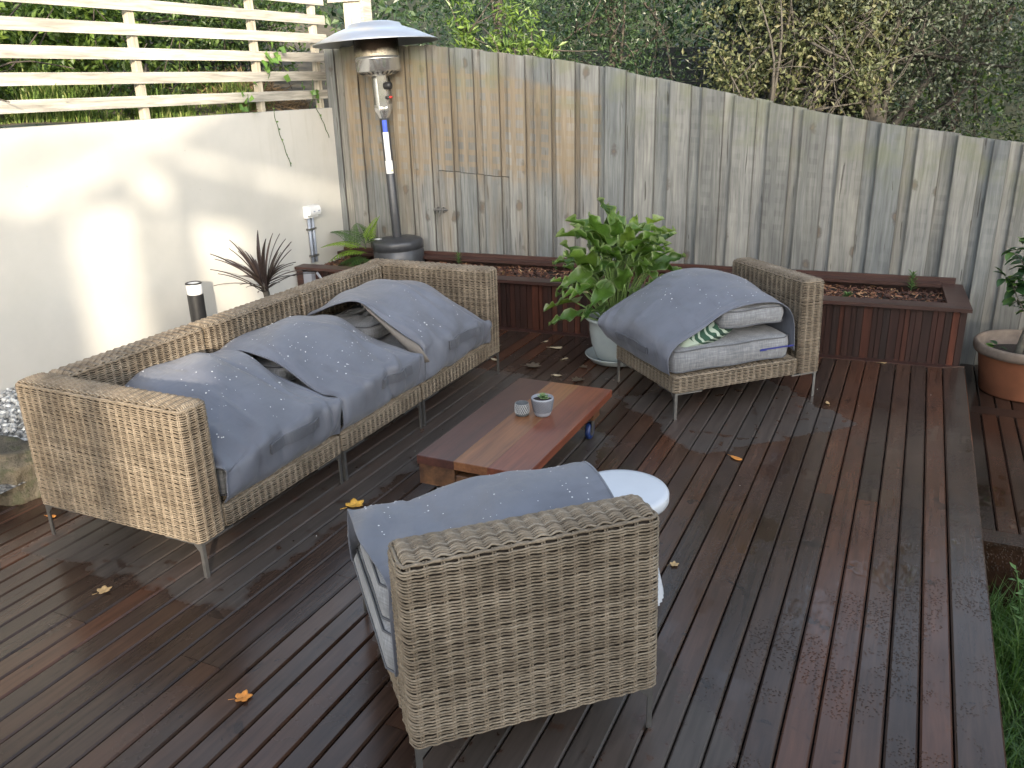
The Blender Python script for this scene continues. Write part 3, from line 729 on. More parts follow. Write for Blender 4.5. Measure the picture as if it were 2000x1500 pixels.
        c[..., 1] += rk(z1)
        bx_ = np.array([0, 1., 0]) if topdir == 'x' else np.array([1., 0, 0])
        V = np.stack([c+np.array([0, 0, .0045]), c+bx_*.005, c-np.array([0, 0, .0045]), c-bx_*.005], 2)
        if topdir != 'x': V = V[:, :, ::-1]
        I = np.arange(nt_*m*4).reshape(nt_, m, 4); A = I[:, :-1]; B = I[:, 1:]
        F = np.stack([A, B, np.roll(B, -1, axis=2), np.roll(A, -1, axis=2)], -1).reshape(-1, 4)[:, ::-1]
        ra = np.clip(RNG.normal(.62, .2, (nt_, 1))+RNG.normal(0, .06, (nt_, m)), 0, 1)
        mb.add(V.reshape(-1, 3), F, np.repeat(ra.reshape(-1), 4))
    # border cord along the top edge
    Pq, Nq, _ = rrect(x0, x1, y0, y1, r, 90)
    ed = np.stack([Pq[:, 0]-Nq[:, 0]*.006, Pq[:, 1]-Nq[:, 1]*.006+rk(z1), np.full(90, z1-.012)+.002*np.sin(np.arange(90)*2.1)], 1); ed = np.concatenate([ed, ed[:2]])
    mb.tube(ed, .0055, 5, .6, False)
    mb.build('woven_strands', 'wicker', po, smooth=True, attr='rnd', kind='stuff')
    return po
def legs(parent, pts, zt, sgn):
    """bent flat-bar legs: a post and two arms under the base"""
    for (x, y), (sx, sy) in zip(pts, sgn):
        mb = MB(); t = .005; w_ = .017; ax, ay = x-sx*.024, y-sy*.024
        def bb(xa, xb, ya, yb, za, zb): mb.box(min(xa, xb), max(xa, xb), min(ya, yb), max(ya, yb), za, zb)
        bb(ax, ax+sx*w_, ay, ay+sy*t, 0, zt-.013); bb(ax, ax+sx*t, ay+sy*(t+.0005), ay+sy*w_, 0, zt-.013)
        bb(ax-sx*.002, ax+sx*.20, ay-sy*.002, ay+sy*.03, zt-.0125, zt-.003)
        bb(ax-sx*.0015, ax+sx*.03, ay+sy*.031, ay+sy*.18, zt-.012, zt-.0035)
        mb.hexa([(ax+sx*w_, ay+sy*.0005, zt-.045), (ax+sx*(w_+.001), ay+sy*.0005, zt-.045), (ax+sx*(w_+.001), ay+sy*(t-.0005), zt-.045), (ax+sx*w_, ay+sy*(t-.0005), zt-.045)],
                [(ax+sx*w_, ay+sy*.0005, zt-.0135), (ax+sx*(w_+.03), ay+sy*.0005, zt-.0135), (ax+sx*(w_+.03), ay+sy*(t-.0005), zt-.0135), (ax+sx*w_, ay+sy*(t-.0005), zt-.0135)])
        mb.build('leg', 'steel', parent)
ZL, ZR, ZT = .165, .272, .745
sg = 'matching wicker sofa sections pushed together'
XB, XF = -3.405, -2.452
def section(y0, y1, label, arm=None):
    t = thing('sofa_section', label, 'sofa section', ((XB+XF)/2, (y0+y1)/2, 0), 0, sg)
    hx = (XF-XB)/2; hy = (y1-y0)/2
    a0 = -hy+(.152 if arm == 'near' else 0); a1 = hy-(.152 if arm == 'far' else 0)
    woven('seat_base', t, -hx+.002, hx, a0+.002, a1-.002, ZL, ZR, topdir='x')
    woven('backrest', t, -hx, -hx+.148, a0+.003, a1-.003, ZR-.11, ZT, topdir='y')
    if arm == 'near': woven('armrest', t, -hx, hx, -hy, -hy+.150, ZL-.002, ZT+.004, topdir='x')
    if arm == 'far': woven('armrest', t, -hx, hx, hy-.150, hy, ZL-.002, ZT+.004, topdir='x')
    legs(t, [(hx-.03, -hy+.035), (hx-.03, hy-.035), (-hx+.03, -hy+.035), (-hx+.03, hy-.035)], ZL, [(-1, 1), (-1, -1), (1, 1), (1, -1)])
    return t
section(2.155, 3.123, 'end wicker sofa section with its broad arm facing the camera', 'near')
section(3.127, 3.905, 'armless middle wicker sofa section between the two end sections')
section(3.909, 4.940, 'far wicker sofa section whose arm stands against the planter box', 'far')

def armless(loc, ang, label, dep=.97):
    """local x along width, y from the front edge (0) back to dep"""
    t = thing('armless_chair', label, 'armchair', loc, ang, 'armless wicker chairs')
    woven('seat_base', t, -.375, .375, 0, dep-.160, ZL, ZR, topdir='y', stake=.042)
    woven('backrest', t, -.376, .376, dep-.150, dep, ZL-.002, ZT, topdir='x', rake=-.03, sub=6, stake=.047)
    legs(t, [(-.345, .035), (.345, .035), (-.345, dep-.04), (.345, dep-.04)], ZL, [(1, 1), (-1, 1), (1, -1), (-1, -1)])
    return t
A2 = R(-44.8)
u2 = np.array([math.cos(A2), math.sin(A2)]); v2 = np.array([-math.sin(A2), math.cos(A2)])
O2 = np.array([-1.616, 5.045])+u2*.332-v2*.025
ch2 = armless((O2[0], O2[1], 0), A2, 'wicker chair near the planter with grey cushions showing under its cover', 1.02)
A1 = R(44.0)+math.pi
u1 = np.array([math.cos(A1), math.sin(A1)]); v1 = np.array([-math.sin(A1), math.cos(A1)])
RC = np.array([-1.07, 1.54])+np.array([math.cos(R(44)), math.sin(R(44))])*.376      # middle of the rear face
O1 = RC-v1*.97
ch1 = armless((O1[0], O1[1], 0), A1, 'wicker chair closest to the camera, seen from behind its tall back')

# ------------------------------------------------------------------ covers
def drops(mb, pts, nrm, n, rmin, rmax, wts=None):
    idx = RNG.choice(len(pts), n, p=wts)
    for i in idx:
        p = pts[i]+RNG.normal(0, .008, 3)*(1-np.abs(nrm[i])); r_ = RNG.uniform(rmin, rmax)*(1 if RNG.random() > .12 else 1.5)
        N = nrm[i]; a = unit(np.cross(N, [1, .3, .2])); b_ = np.cross(N, a)
        t = np.arange(6)/6*2*np.pi
        rr = a[None]*np.cos(t)[:, None]+b_[None]*np.sin(t)[:, None]
        V = np.concatenate([p+rr*r_, p+rr*r_*.72+N*r_*.5, [p+N*r_*.72]])
        f4 = [(k_, (k_+1) % 6, 6+(k_+1) % 6, 6+k_) for k_ in range(6)]
        base = mb.nv; mb.add(V, np.array(f4)); mb.f.append(np.array([(base+6+k_, base+6+(k_+1) % 6, base+12) for k_ in range(6)]))
def cover(name, label, K, loc, rotz, nu=70, nv=64, group='grey cushion covers', wr=.009, hem=None, dropn=250, strap=None, dr=(.0020, .0040), zmin=.5, seed=0):
    """K: stations x profile nodes x 3 control grid, local coordinates"""
    rg = np.random.default_rng(seed)
    K = np.asarray(K, float)
    S = catmull(K, nu); S = np.swapaxes(catmull(np.swapaxes(S, 0, 1), nv), 0, 1)
    du = np.gradient(S, axis=0); dv = np.gradient(S, axis=1); N = unit(np.cross(du, dv))
    if N[nu//2, nv//2, 2] < 0: N = -N
    uu = np.linspace(0, 1, nu)[:, None]; vv = np.linspace(0, 1, nv)[None]
    d = np.zeros((nu, nv))
    for q in range(9):
        a_, b_ = rg.uniform(1.5, 8), rg.uniform(2, 9); d += rg.normal(0, 1)*np.sin(a_*6.28*uu/2+b_*vv*3+rg.uniform(0, 6))/3
    # radiating creases
    for q in range(15):
        cu_, cv_, an = rg.uniform(0, 1), rg.uniform(.3, .9), rg.uniform(-.5, .5)
        ln = ((uu-cu_)*math.cos(an)+(vv-cv_)*math.sin(an)); al = (-(uu-cu_)*math.sin(an)+(vv-cv_)*math.cos(an))
        d += rg.choice([-1, 1])*rg.uniform(.7, 1.7)*np.exp(-(ln/rg.uniform(.016, .035))**2)*np.exp(-(al/rg.uniform(.12, .28))**2)
    S = S+N*(d*wr)[..., None]
    t = thing(name, label, 'furniture cover', loc, rotz, group)
    MB().grid(S).build('fabric', 'cover', t, smooth=True, solid=.005)
    # stitched hem along both side edges
    for e in (0, nu-1):
        i1 = 1 if e == 0 else nu-2
        a_ = S[e]+N[e]*.003; c = S[i1]+(S[i1]-S[e])*.4+N[i1]*.0035
        MB().grid(np.stack([a_, c], 0)).build('hem', 'cover', t, smooth=True, solid=.003)
    if hem:
        e, vec, lo, hi = hem
        E = S[e][lo:hi]; tt = np.linspace(0, 1, hi-lo); wv = np.sin(np.pi*tt)**.5
        low_ = E+np.outer(wv, vec)+np.stack([.012*np.sin(tt*9), 0*tt, .012*np.sin(tt*7)], 1)*wv[:, None]
        mid_ = (E+low_)/2+np.outer(wv, [0, -.01, .006])
        MB().grid(np.stack([E-N[e][lo:hi]*.004, mid_, low_], 0)).build('lining', 'lining', t, smooth=True, solid=.003)
    if strap:
        ua, ub, va, vb_ = strap
        i0, i1 = int(ua*nu), int(ub*nu); j0, j1 = int(va*nv), max(int(va*nv)+2, int(vb_*nv))
        sub_ = S[i0:i1, j0:j1+1]+N[i0:i1, j0:j1+1]*.0085
        MB().grid(sub_).build('strap', 'strapcloth', t, smooth=False, solid=.009)
    if dropn:
        pts = S[8:-8, 2:-2].reshape(-1, 3); nn = N[8:-8, 2:-2].reshape(-1, 3)
        ar = np.linalg.norm(np.cross(du, dv), axis=-1)[8:-8, 2:-2].reshape(-1); wgt = ar*np.clip(nn[:, 2], 0, 1)**3*(pts[:, 2] > zmin)
        cl = np.sin(pts[:, 0]*6+1)*np.sin(pts[:, 1]*5+seed); wgt = wgt*(.62+.38*cl); wgt /= wgt.sum()
        mb = MB(); drops(mb, pts, nn, dropn, *dr, wts=wgt); mb.build('water_drops', 'water', t, smooth=True, kind='stuff')
    return t, S, N
def sofa_cover(y0, y1, Z, label, front_bulge, seed, **k):
    """Z: for stations (list of (yfrac, [z at xs]))"""
    xs = [-3.245, -3.13, -2.98, -2.83, -2.68, -2.54]
    K = []
    for yf, zs, fz in Z:
        y = y0+(y1-y0)*yf
        row = [(x, y, z) for x, z in zip(xs, zs)]
        row += [(-2.455+front_bulge*.5, y, fz), (-2.43+front_bulge, y, (fz*.5+.20)), (-2.437+front_bulge, y, .325), (-2.462, y, .279)]
        K.append(row)
    K = np.array(K); c = np.array([-2.85, (y0+y1)/2, 0]); K = K-c
    return cover('sofa_cover', label, K, tuple(c), 0, seed=seed, group='grey cushion covers', **k)
sofa_cover(2.318, 3.115, [
    (0, [.50, .53, .53, .50, .46, .43], .42), (.18, [.57, .61, .61, .575, .53, .485], .455), (.42, [.63, .665, .675, .635, .575, .52], .475),
    (.66, [.64, .675, .685, .645, .58, .515], .475), (.86, [.62, .65, .65, .60, .53, .485], .47), (1.0, [.60, .63, .615, .56, .49, .464], .455)],
    'grey rain spotted cover on the near sofa section, tucked behind the wicker arm', .004, 1, strap=(.34, .70, .772, .826), dropn=1000)
sofa_cover(3.118, 3.912, [
    (0, [.585, .622, .635, .605, .535, .475], .465), (.15, [.605, .645, .665, .64, .565, .495], .475), (.42, [.625, .665, .685, .655, .585, .52], .48),
    (.68, [.63, .665, .675, .64, .57, .51], .475), (.87, [.61, .64, .64, .59, .52, .48], .47), (1.0, [.59, .615, .595, .54, .475, .462], .455)],
    'grey cover on the middle sofa section, lifted off the cushions at its near edge', .004, 2, strap=(.42, .72, .772, .826), dropn=1300)
sofa_cover(3.912, 4.775, [
    (0, [.60, .65, .69, .712, .635, .54], .49), (.12, [.615, .665, .705, .71, .64, .56], .505), (.40, [.64, .69, .715, .705, .645, .575], .51),
    (.68, [.65, .695, .715, .70, .64, .565], .50), (.88, [.60, .64, .65, .625, .555, .49], .45), (1.0, [.47, .49, .49, .46, .42, .38], .37)],
    'grey cover on the far sofa section with one edge arched open over its lining', .006, 3, strap=(.34, .66, .772, .826), dropn=600,
    hem=(0, (.075, -.008, -.115), 21, 47))

def cushion(name, label, x0, x1, y0, y1, z0, z1, loc, rotz, group='grey seat cushions', mat='linen', crown=.018, r=.035):
    mb = MB(); n = 56
    Pq, Nq, _ = rrect(x0, x1, y0, y1, r, n); h = z1-z0
    prof = [(.30, -crown*.2), (.12, -.004), (.03, 0), (.008, .006), (0, .016), (-.008, h*.5), (0, h-.016), (.008, h-.006), (.03, h), (.12, h+crown*.55), (.30, h+crown)]
    cx, cy = (x0+x1)/2, (y0+y1)/2; hw = min(x1-x0, y1-y0)/2
    rows = []
    for q, z in prof:
        f = q/hw if q > .05 else None
        if f is None: ring = Pq-Nq*q
        else: ring = np.array([cx, cy])+(Pq-np.array([cx, cy]))*(1-f)
        zz = np.full(n, z0+z)+(.004*np.sin(np.arange(n)*.9+z*40) if q > -.1 else 0)
        rows.append(np.stack([ring[:, 0], ring[:, 1], zz], 1))
    mb.grid(np.stack(rows, 1), None, True); m = len(prof)
    mb.f.append(np.array([[i*m+m-1 for i in range(n)]])); mb.f.append(np.array([[i*m for i in range(n)][::-1]]))
    t = thing(name, label, 'cushion', loc, rotz, group)
    mb.build('fabric', mat, t, smooth=True)
    for zz in (z0+.010, z1-.010):
        rg = np.stack([Pq[:, 0]+Nq[:, 0]*.001, Pq[:, 1]+Nq[:, 1]*.001, np.full(n, zz)+.003*np.sin(np.arange(n)*.9)], 1); rg = np.concatenate([rg, rg[:2]])
        MB().tube(rg, .0042, 5, None, False).build('piping', 'piping' if mat == 'linen' else mat, t, smooth=True)
    return t
for (ya, yb, w_) in ((2.32, 3.11, 'near'), (3.14, 3.90, 'middle'), (3.93, 4.76, 'far')):
    cushion('seat_cushion', {'near': 'grey seat cushion beneath the cover of the near sofa section', 'middle': 'grey seat cushion glimpsed under the lifted cover of the middle sofa section', 'far': 'grey seat cushion below the arched cover of the far sofa section'}[w_],
            -.36, .37, -(yb-ya)/2+.02, (yb-ya)/2-.02, ZR+.006, .425, (-2.86, (ya+yb)/2, 0), 0)
    cushion('back_cushion', {'near': 'grey back cushion lying under the near sofa cover', 'middle': 'grey back cushion lying under the middle sofa cover', 'far': 'grey back cushion lying under the far sofa cover'}[w_],
            -.36, .02, -(yb-ya)/2+.05, (yb-ya)/2-.05, .446, .555, (-2.86, (ya+yb)/2, 0), 0, 'grey back cushions laid flat')
# chair 2: cushions and cover (local frame of the chair: x width, y depth)
cushion('seat_cushion', 'thick grey linen seat cushion with a blue zip on the chair near the planter', -.345, .362, -.005, .80, ZR+.008, .425, (O2[0], O2[1], 0), A2, r=.05)
t = cushion('back_cushion', 'grey linen back cushion stacked flat on top of the seat cushion', -.34, .358, .31, .745, .505, .620, (O2[0], O2[1], 0), A2, 'grey back cushions laid flat', r=.04)
zp = MB().box(.371, .3745, .585, .815, .352, .361).box(.371, .376, .575, .62, .349, .358).build('zip', 'zip', None)
for o in C.objects:
    if o.name.startswith('seat_cushion') and abs(o.rotation_euler.z-A2) < .01: zp.parent = o
# patterned pillow squeezed between the cushions
npw = NT('palm_leaf_print'); v_ = npw.coord()
wv = npw.new('ShaderNodeTexWave', wave_type='BANDS', bands_direction='DIAGONAL'); npw.put(wv.inputs['Vector'], v_); wv.inputs['Scale'].default_value = 14; wv.inputs['Distortion'].default_value = 5; wv.inputs['Detail'].default_value = 1
big = npw.voro(v_, 7)[1]
M['palm'] = npw.out(npw.mix(npw.smooth(wv.outputs[1], .62, .70), npw.ramp(big, [(0, (.008, .032, .020)), (.45, (.014, .055, .033)), (.75, (.10, .19, .12)), (.9, (.30, .36, .30))], 'CONSTANT'), (.30, .36, .30)), .85)
nu, nv = 28, 28; a_ = np.linspace(-1, 1, nu); AA, BB = np.meshgrid(a_, a_, indexing='ij')
th_ = .068*np.clip((1-AA**4)*(1-BB**4), 0, 1)**.6
pin = 1-.10*(AA**2)*(1-0*BB)-.0*BB
Pu = np.stack([AA*.19*(1-.12*BB**2), BB*.20*(1-.12*AA**2), th_], -1); Pd = Pu*np.array([1, 1, -1])
o = MB().grid(Pu).add(Pd.reshape(-1, 3), np.concatenate([np.array([[i*nv+j, i*nv+j+1, (i+1)*nv+j+1, (i+1)*nv+j]]) for i in range(nu-1) for j in range(nv-1)])).build('leaf_print_pillow', 'palm', smooth=True)
pp = O2+u2*.155+v2*.245
o.location = (pp[0], pp[1], .478); o.rotation_euler = (R(14), R(6), A2)
tag(o, 'green palm leaf print pillow squeezed between the grey cushions', 'pillow')
def prof(us, rows):
    return np.array([[(u, v, z) for v, z in row] for u, row in zip(us, rows)])
K2 = prof([-.40, -.30, -.05, .16, .31, .372], [
    [(.80, .40), (.74, .56), (.58, .655), (.36, .665), (.20, .595), (.06, .53), (-.06, .47), (-.115, .415), (-.085, .36), (-.04, .31)],
    [(.81, .36), (.76, .59), (.58, .715), (.36, .715), (.20, .640), (.06, .565), (-.05, .49), (-.10, .42), (-.075, .345), (-.035, .29)],
    [(.815, .34), (.77, .62), (.58, .735), (.36, .725), (.20, .650), (.06, .575), (-.045, .49), (-.075, .42), (-.06, .345), (-.03, .285)],
    [(.815, .34), (.77, .60), (.59, .70), (.38, .695), (.22, .620), (.07, .545), (-.035, .475), (-.06, .41), (-.05, .345), (-.03, .285)],
    [(.815, .34), (.775, .57), (.62, .655), (.40, .655), (.26, .600), (.11, .525), (-.01, .465), (-.048, .405), (-.045, .345), (-.03, .285)],
    [(.815, .32), (.79, .54), (.68, .632), (.45, .640), (.31, .610), (.17, .535), (.015, .465), (-.036, .40), (-.045, .345), (-.03, .285)]])
cover('chair_cover', 'grey cover draped over the cushions of the chair near the planter', K2, (O2[0], O2[1], 0), A2, seed=5, strap=(.30, .62, .785, .85), dropn=800, wr=.004, zmin=.58)
lf = MB(); leaves(lf, [(0, 0, 0)], [(1, .3, 0.1)], [(0, 0, 1)], .03, .02)
# chair 1: cushion sides and cover. local x runs right->left as seen from the camera, y from the front edge back
cushion('seat_cushion', 'grey seat cushion under the cover of the chair closest to the camera', -.35, .40, .02, .80, ZR+.008, .43, (O1[0], O1[1], 0), A1, r=.05)
cushion('back_cushion', 'pale grey cushion end showing at the open side of the closest cover', -.35, .396, .35, .765, .44, .572, (O1[0], O1[1], 0), A1, 'grey back cushions laid flat', r=.04)
K1 = prof([-.36, -.22, 0, .2, .34, .425], [
    [(.812, .30), (.80, .55), (.74, .632), (.60, .690), (.46, .690), (.36, .612), (.30, .58), (.24, .47), (.10, .43), (-.02, .36)],
    [(.812, .30), (.805, .55), (.74, .632), (.60, .690), (.45, .685), (.35, .632), (.29, .57), (.22, .47), (.10, .43), (-.02, .36)],
    [(.812, .30), (.81, .55), (.75, .65), (.60, .668), (.45, .662), (.34, .64), (.28, .55), (.22, .46), (.10, .43), (-.02, .36)],
    [(.812, .30), (.81, .54), (.76, .605), (.60, .612), (.45, .612), (.34, .60), (.28, .53), (.22, .45), (.10, .43), (-.02, .36)],
    [(.812, .30), (.81, .53), (.77, .62), (.60, .622), (.45, .62), (.345, .605), (.315, .55), (.29, .48), (.24, .44), (.15, .40)],
    [(.812, .30), (.81, .50), (.79, .60), (.60, .622), (.45, .622), (.345, .612), (.330, .58), (.322, .52), (.315, .46), (.31, .40)]])
K1[-1, :3, 0] = .388; K1[-2, :3, 0] = .335
cover('chair_cover', 'grey cover beaded with rain on the chair closest to the camera', K1, (O1[0], O1[1], 0), A1, seed=9, dropn=2600, wr=.004, dr=(.0018, .0040), zmin=.58)

# ================================================================== COFFEE TABLE
tx0, tx1, ty0, ty1, tz = -1.955, -1.395, 3.03, 4.185, .278
ct = thing('coffee_table', 'low red hardwood coffee table on blue castors', 'coffee table', ((tx0+tx1)/2, (ty0+ty1)/2, 0))
hx, hy = (tx1-tx0)/2, (ty1-ty0)/2
for i, (xa, xb, c0, c1) in enumerate([(-hx, -.085, (.033, .0135, .0115), (.066, .024, .0175)), (-.0845, .085, (.115, .044, .021), (.205, .090, .038)), (.0855, hx, (.088, .0235, .0155), (.165, .052, .026))]):
    MB().bevbox(xa, xb, -hy, hy, tz-.042, tz, .002).build('top_plank', mat_tabletop('table_plank_%d' % i, c0, c1, i*3.3), ct)
nst = [MB().box(-.086, -.0835, -hy+.002, hy-.002, tz-.01, tz+.0006).build('sap_line', plain('sapwood', (.17, .095, .045), .4), ct), MB().box(.0845, .087, -hy+.002, hy-.002, tz-.01, tz+.0006).build('sap_line', plain('sapwood_2', (.19, .115, .058), .4), ct)]
M['tablebeam'] = mat_tabletop('table_beam', (.045, .023, .015), (.15, .074, .035), 9)
MB().bevbox(-hx+.002, -hx+.19, -hy+.012, -hy+.10, tz-.148, tz-.0425, .003).build('end_block', 'tablebeam', ct)
MB().bevbox(-hx+.192, hx-.01, -hy+.016, -hy+.10, tz-.148, tz-.078, .003).build('end_beam', 'tablebeam', ct)
MB().bevbox(-hx+.19, hx-.01, -hy+.10, -hy+.13, tz-.10, tz-.0425, .003).build('cross_beam', 'tablebeam', ct)
MB().bevbox(-hx+.02, hx-.06, hy-.13, hy-.03, tz-.148, tz-.0425, .003).build('end_beam', 'tablebeam', ct)
MB().bevbox(-hx+.10, -hx+.17, -hy+.135, hy-.135, tz-.12, tz-.0425, .003).build('side_beam', 'tablebeam', ct)
MB().bevbox(hx-.17, hx-.10, -hy+.135, hy-.135, tz-.12, tz-.0425, .003).build('side_beam', 'tablebeam', ct)
M['bluetyre'] = plain('blue_rubber', (.012, .03, .12), .4)
for (x, y) in ((-hx+.09, -hy+.06), (hx-.10, -hy+.06), (-hx+.09, hy-.08), (hx-.10, hy-.08)):
    cs = MB(); zt_ = tz-.149
    cs.box(x-.035, x+.035, y-.028, y+.028, zt_-.004, zt_)
    for s_ in (-1, 1): cs.hexa([(x+s_*.018-.002, y-.014, .045), (x+s_*.018+.002, y-.014, .045), (x+s_*.018+.002, y+.014, .045), (x+s_*.018-.002, y+.014, .045)], [(x+s_*.018-.002, y-.026, zt_-.004), (x+s_*.018+.002, y-.026, zt_-.004), (x+s_*.018+.002, y+.026, zt_-.004), (x+s_*.018-.002, y+.026, zt_-.004)])
    co_ = cs.build('castor', 'steel', ct)
    wh = MB(); t = np.linspace(0, 2*np.pi, 24, endpoint=False)
    prof_ = [(-.013, .030), (-.012, .047), (-.006, .050), (.006, .050), (.012, .047), (.013, .030)]
    Pw = np.stack([np.stack([np.full(24, x+a_), y+r_*np.cos(t), .050+r_*np.sin(t)], -1) for a_, r_ in prof_], 1)
    wh.grid(Pw, None, True); wh.build('wheel', 'bluetyre', co_, smooth=True)
    hb = MB(); Pw = np.stack([np.stack([np.full(24, x+a_), y+r_*np.cos(t), .050+r_*np.sin(t)], -1) for a_, r_ in [(-.015, .002), (-.015, .029), (.015, .029), (.015, .002)]], 1)
    hb.grid(Pw, None, True); hb.build('hub', 'steel', co_)

# ---- little pots on the table
def ring_pattern(mb, prof_fn, z0, z1, turns, n, dirn, r=.0016, extra=.0008):
    for k_ in range(n):
        t = np.linspace(0, 1, 9); a = 2*np.pi*k_/n+dirn*turns*2*np.pi*t; z = z0+(z1-z0)*t; rr = prof_fn(z)+extra
        mb.tube(np.stack([rr*np.cos(a), rr*np.sin(a), z], 1), r, 4, None, False)
pz = tz
pt = thing('succulent_pot', 'larger pale ribbed pot holding a small green succulent', 'plant pot', (-1.605, 3.70, pz), 0, 'pots on the coffee table')
fz = lambda z: .036+.021*np.clip(np.asarray(z)/.085, 0, 1)**.6
zz = np.linspace(0, .098, 12)
MB().lathe([(0.001, .001)]+[(float(fz(z)), z) for z in zz]+[(.0535, .099), (.0525, .080), (.001, .080)], 48).build('pot', 'potgrey', pt, smooth=True)
mb = MB(); ring_pattern(mb, fz, .024, .092, .17, 44, 1, .0014); mb.build('ribbing', 'potgroove', pt)
so_ = MB().lathe([(.052, .083), (.03, .087), (.001, .086)], 24).build('soil', 'soil', pt, smooth=True)
M['succ'] = mat_leaf_obj('succulent_leaf', [(.10, .20, .08), (.16, .26, .12)], (.30, .30, .16))
sm = None
for k_ in range(26):
    a = k_*2.4; el = .15+k_/26*1.25; L = .036*(1-.45*k_/26)
    if sm is None:
        q = []; tt = np.linspace(0, 1, 6)
        wd = .006*np.sin(np.pi*(tt*.86+.1))**.8; X_ = tt
        G = np.stack([np.stack([tt*.036, s_*wd, .0015+.006*tt**2+(0 if s_ else .003*np.sin(np.pi*tt))], -1) for s_ in (-1, 0, 1)], 0)
        sm = MB().grid(G, np.stack([tt, tt*.6, tt])).build('leaf', 'succ', pt, smooth=True, attr='edge', solid=.003); o = sm
    else:
        o = inst(sm, 'leaf', pt); md = o.modifiers.new('solid', 'SOLIDIFY'); md.thickness = .003
    o.location = (.004+.002*math.cos(a), -.004+.002*math.sin(a), .088+.014*k_/26); o.rotation_euler = (0, -el, a); o.scale = (L/.036,)*3
pd = thing('candle_pot', 'smaller dark pot with a pale diamond pattern, empty', 'plant pot', (-1.705, 3.665, pz), 0, 'pots on the coffee table')
fd = lambda z: .033+.004*np.sin(np.pi*np.clip(np.asarray(z)/.07, 0, 1))
zz = np.linspace(0, .066, 9)
MB().lathe([(0.001, .001)]+[(float(fd(z)), z) for z in zz]+[(.030, .066), (.029, .012), (.001, .012)], 40).build('pot', 'potdark', pd, smooth=True)
mb = MB(); ring_pattern(mb, fd, .014, .066, .12, 20, 1, .001); ring_pattern(mb, fd, .014, .066, .12, 20, -1, .001); mb.build('diamond_pattern', 'potline', pd)

# ================================================================== STOOL
st = thing('ceramic_stool', 'round white side table on a fluted pedestal behind the closest chair', 'side table', (-.865, 2.73, 0))
MB().lathe([(.001, .398), (.150, .398), (.168, .404), (.175, .415), (.175, .442), (.170, .450), (.150, .453), (.001, .453)], 72).build('table_top', 'stool', st, smooth=True)
t = np.linspace(0, 2*np.pi, 240, endpoint=False); zz = np.linspace(0, .398, 18)
rb = np.interp(zz, [0, .02, .10, .30, .398], [.170, .168, .150, .118, .118])
fl = 1-.035*np.abs(np.sin(t*20))
Pq = np.stack([np.outer(np.cos(t)*fl, rb), np.outer(np.sin(t)*fl, rb), np.broadcast_to(zz, (240, 18))], -1)
MB().grid(Pq, None, True).build('fluted_pedestal', 'stool', st, smooth=True)

# ================================================================== POTTED ARUM
ap = (-1.80, 5.50)
sau = MB().lathe([(.001, .004), (.17, .004), (.195, .012), (.225, .05), (.228, .055), (.222, .056), (.19, .018), (.001, .016)], 56, (0, 0, 0)).build('saucer', 'ceramic', smooth=True, loc=(ap[0], ap[1], 0))
tag(sau, 'pale blue grey saucer under the big glazed pot', 'saucer')
gp = thing('glazed_pot', 'big pale blue grey glazed pot of broad leaved green lily', 'potted plant', (ap[0], ap[1], .017))
MB().lathe([(.001, .0), (.128, .0), (.150, .02), (.185, .12), (.200, .22), (.203, .275), (.225, .295), (.232, .305), (.228, .314), (.200, .312), (.186, .29), (.180, .25), (.001, .25)], 64).build('pot', 'ceramic', gp, smooth=True)
MB().lathe([(.181, .262), (.1, .27), (.001, .272)], 24).build('soil', 'soil', gp, smooth=True)
M['arum'] = mat_leaf_obj('arum_leaf', [(.040, .090, .016), (.060, .122, .02), (.080, .155, .026), (.050, .105, .018), (.105, .18, .032), (.036, .078, .016), (.14, .21, .032)], (.16, .22, .09), .32, .28)
M['arumstem'] = plain('arum_stem', (.16, .25, .075), .5, 0, .25, 20)
def arum_leaf(seed):
    rg = np.random.default_rng(seed); nu, nv = 17, 9
    t = np.linspace(0, 1, nu)[:, None]; s = np.linspace(-1, 1, nv)[None]
    wd = (.56*np.sin(np.pi*np.clip(t, 0, 1)**.55)**.9*(1-.45*t)+.015)*.66
    x = t*1.0-.18*np.abs(s)**1.5*np.exp(-(t/.22)**2)*1.3
    y = wd*s*.82
    p1, p2 = rg.uniform(0, 6, 2)
    z = .10*np.abs(s)**1.4*1.1-.55*t**2*.55+.085*np.sin(t*15+p1+np.sign(s)*1.2)*np.abs(s)**1.8+.045*np.sin(t*27+p2)*np.abs(s)**2
    G = np.stack([np.broadcast_to(x, (nu, nv)), np.broadcast_to(y, (nu, nv)), z], -1)
    ed = np.maximum(np.abs(np.broadcast_to(s, (nu, nv))), np.broadcast_to(np.where(t > .93, 1., 0), (nu, nv)))
    return MB().grid(G, ed).build('leaf', 'arum', gp, smooth=True, attr='edge')
proto = [arum_leaf(i) for i in range(5)]; used = set()
stems = MB()
rg = np.random.default_rng(21)
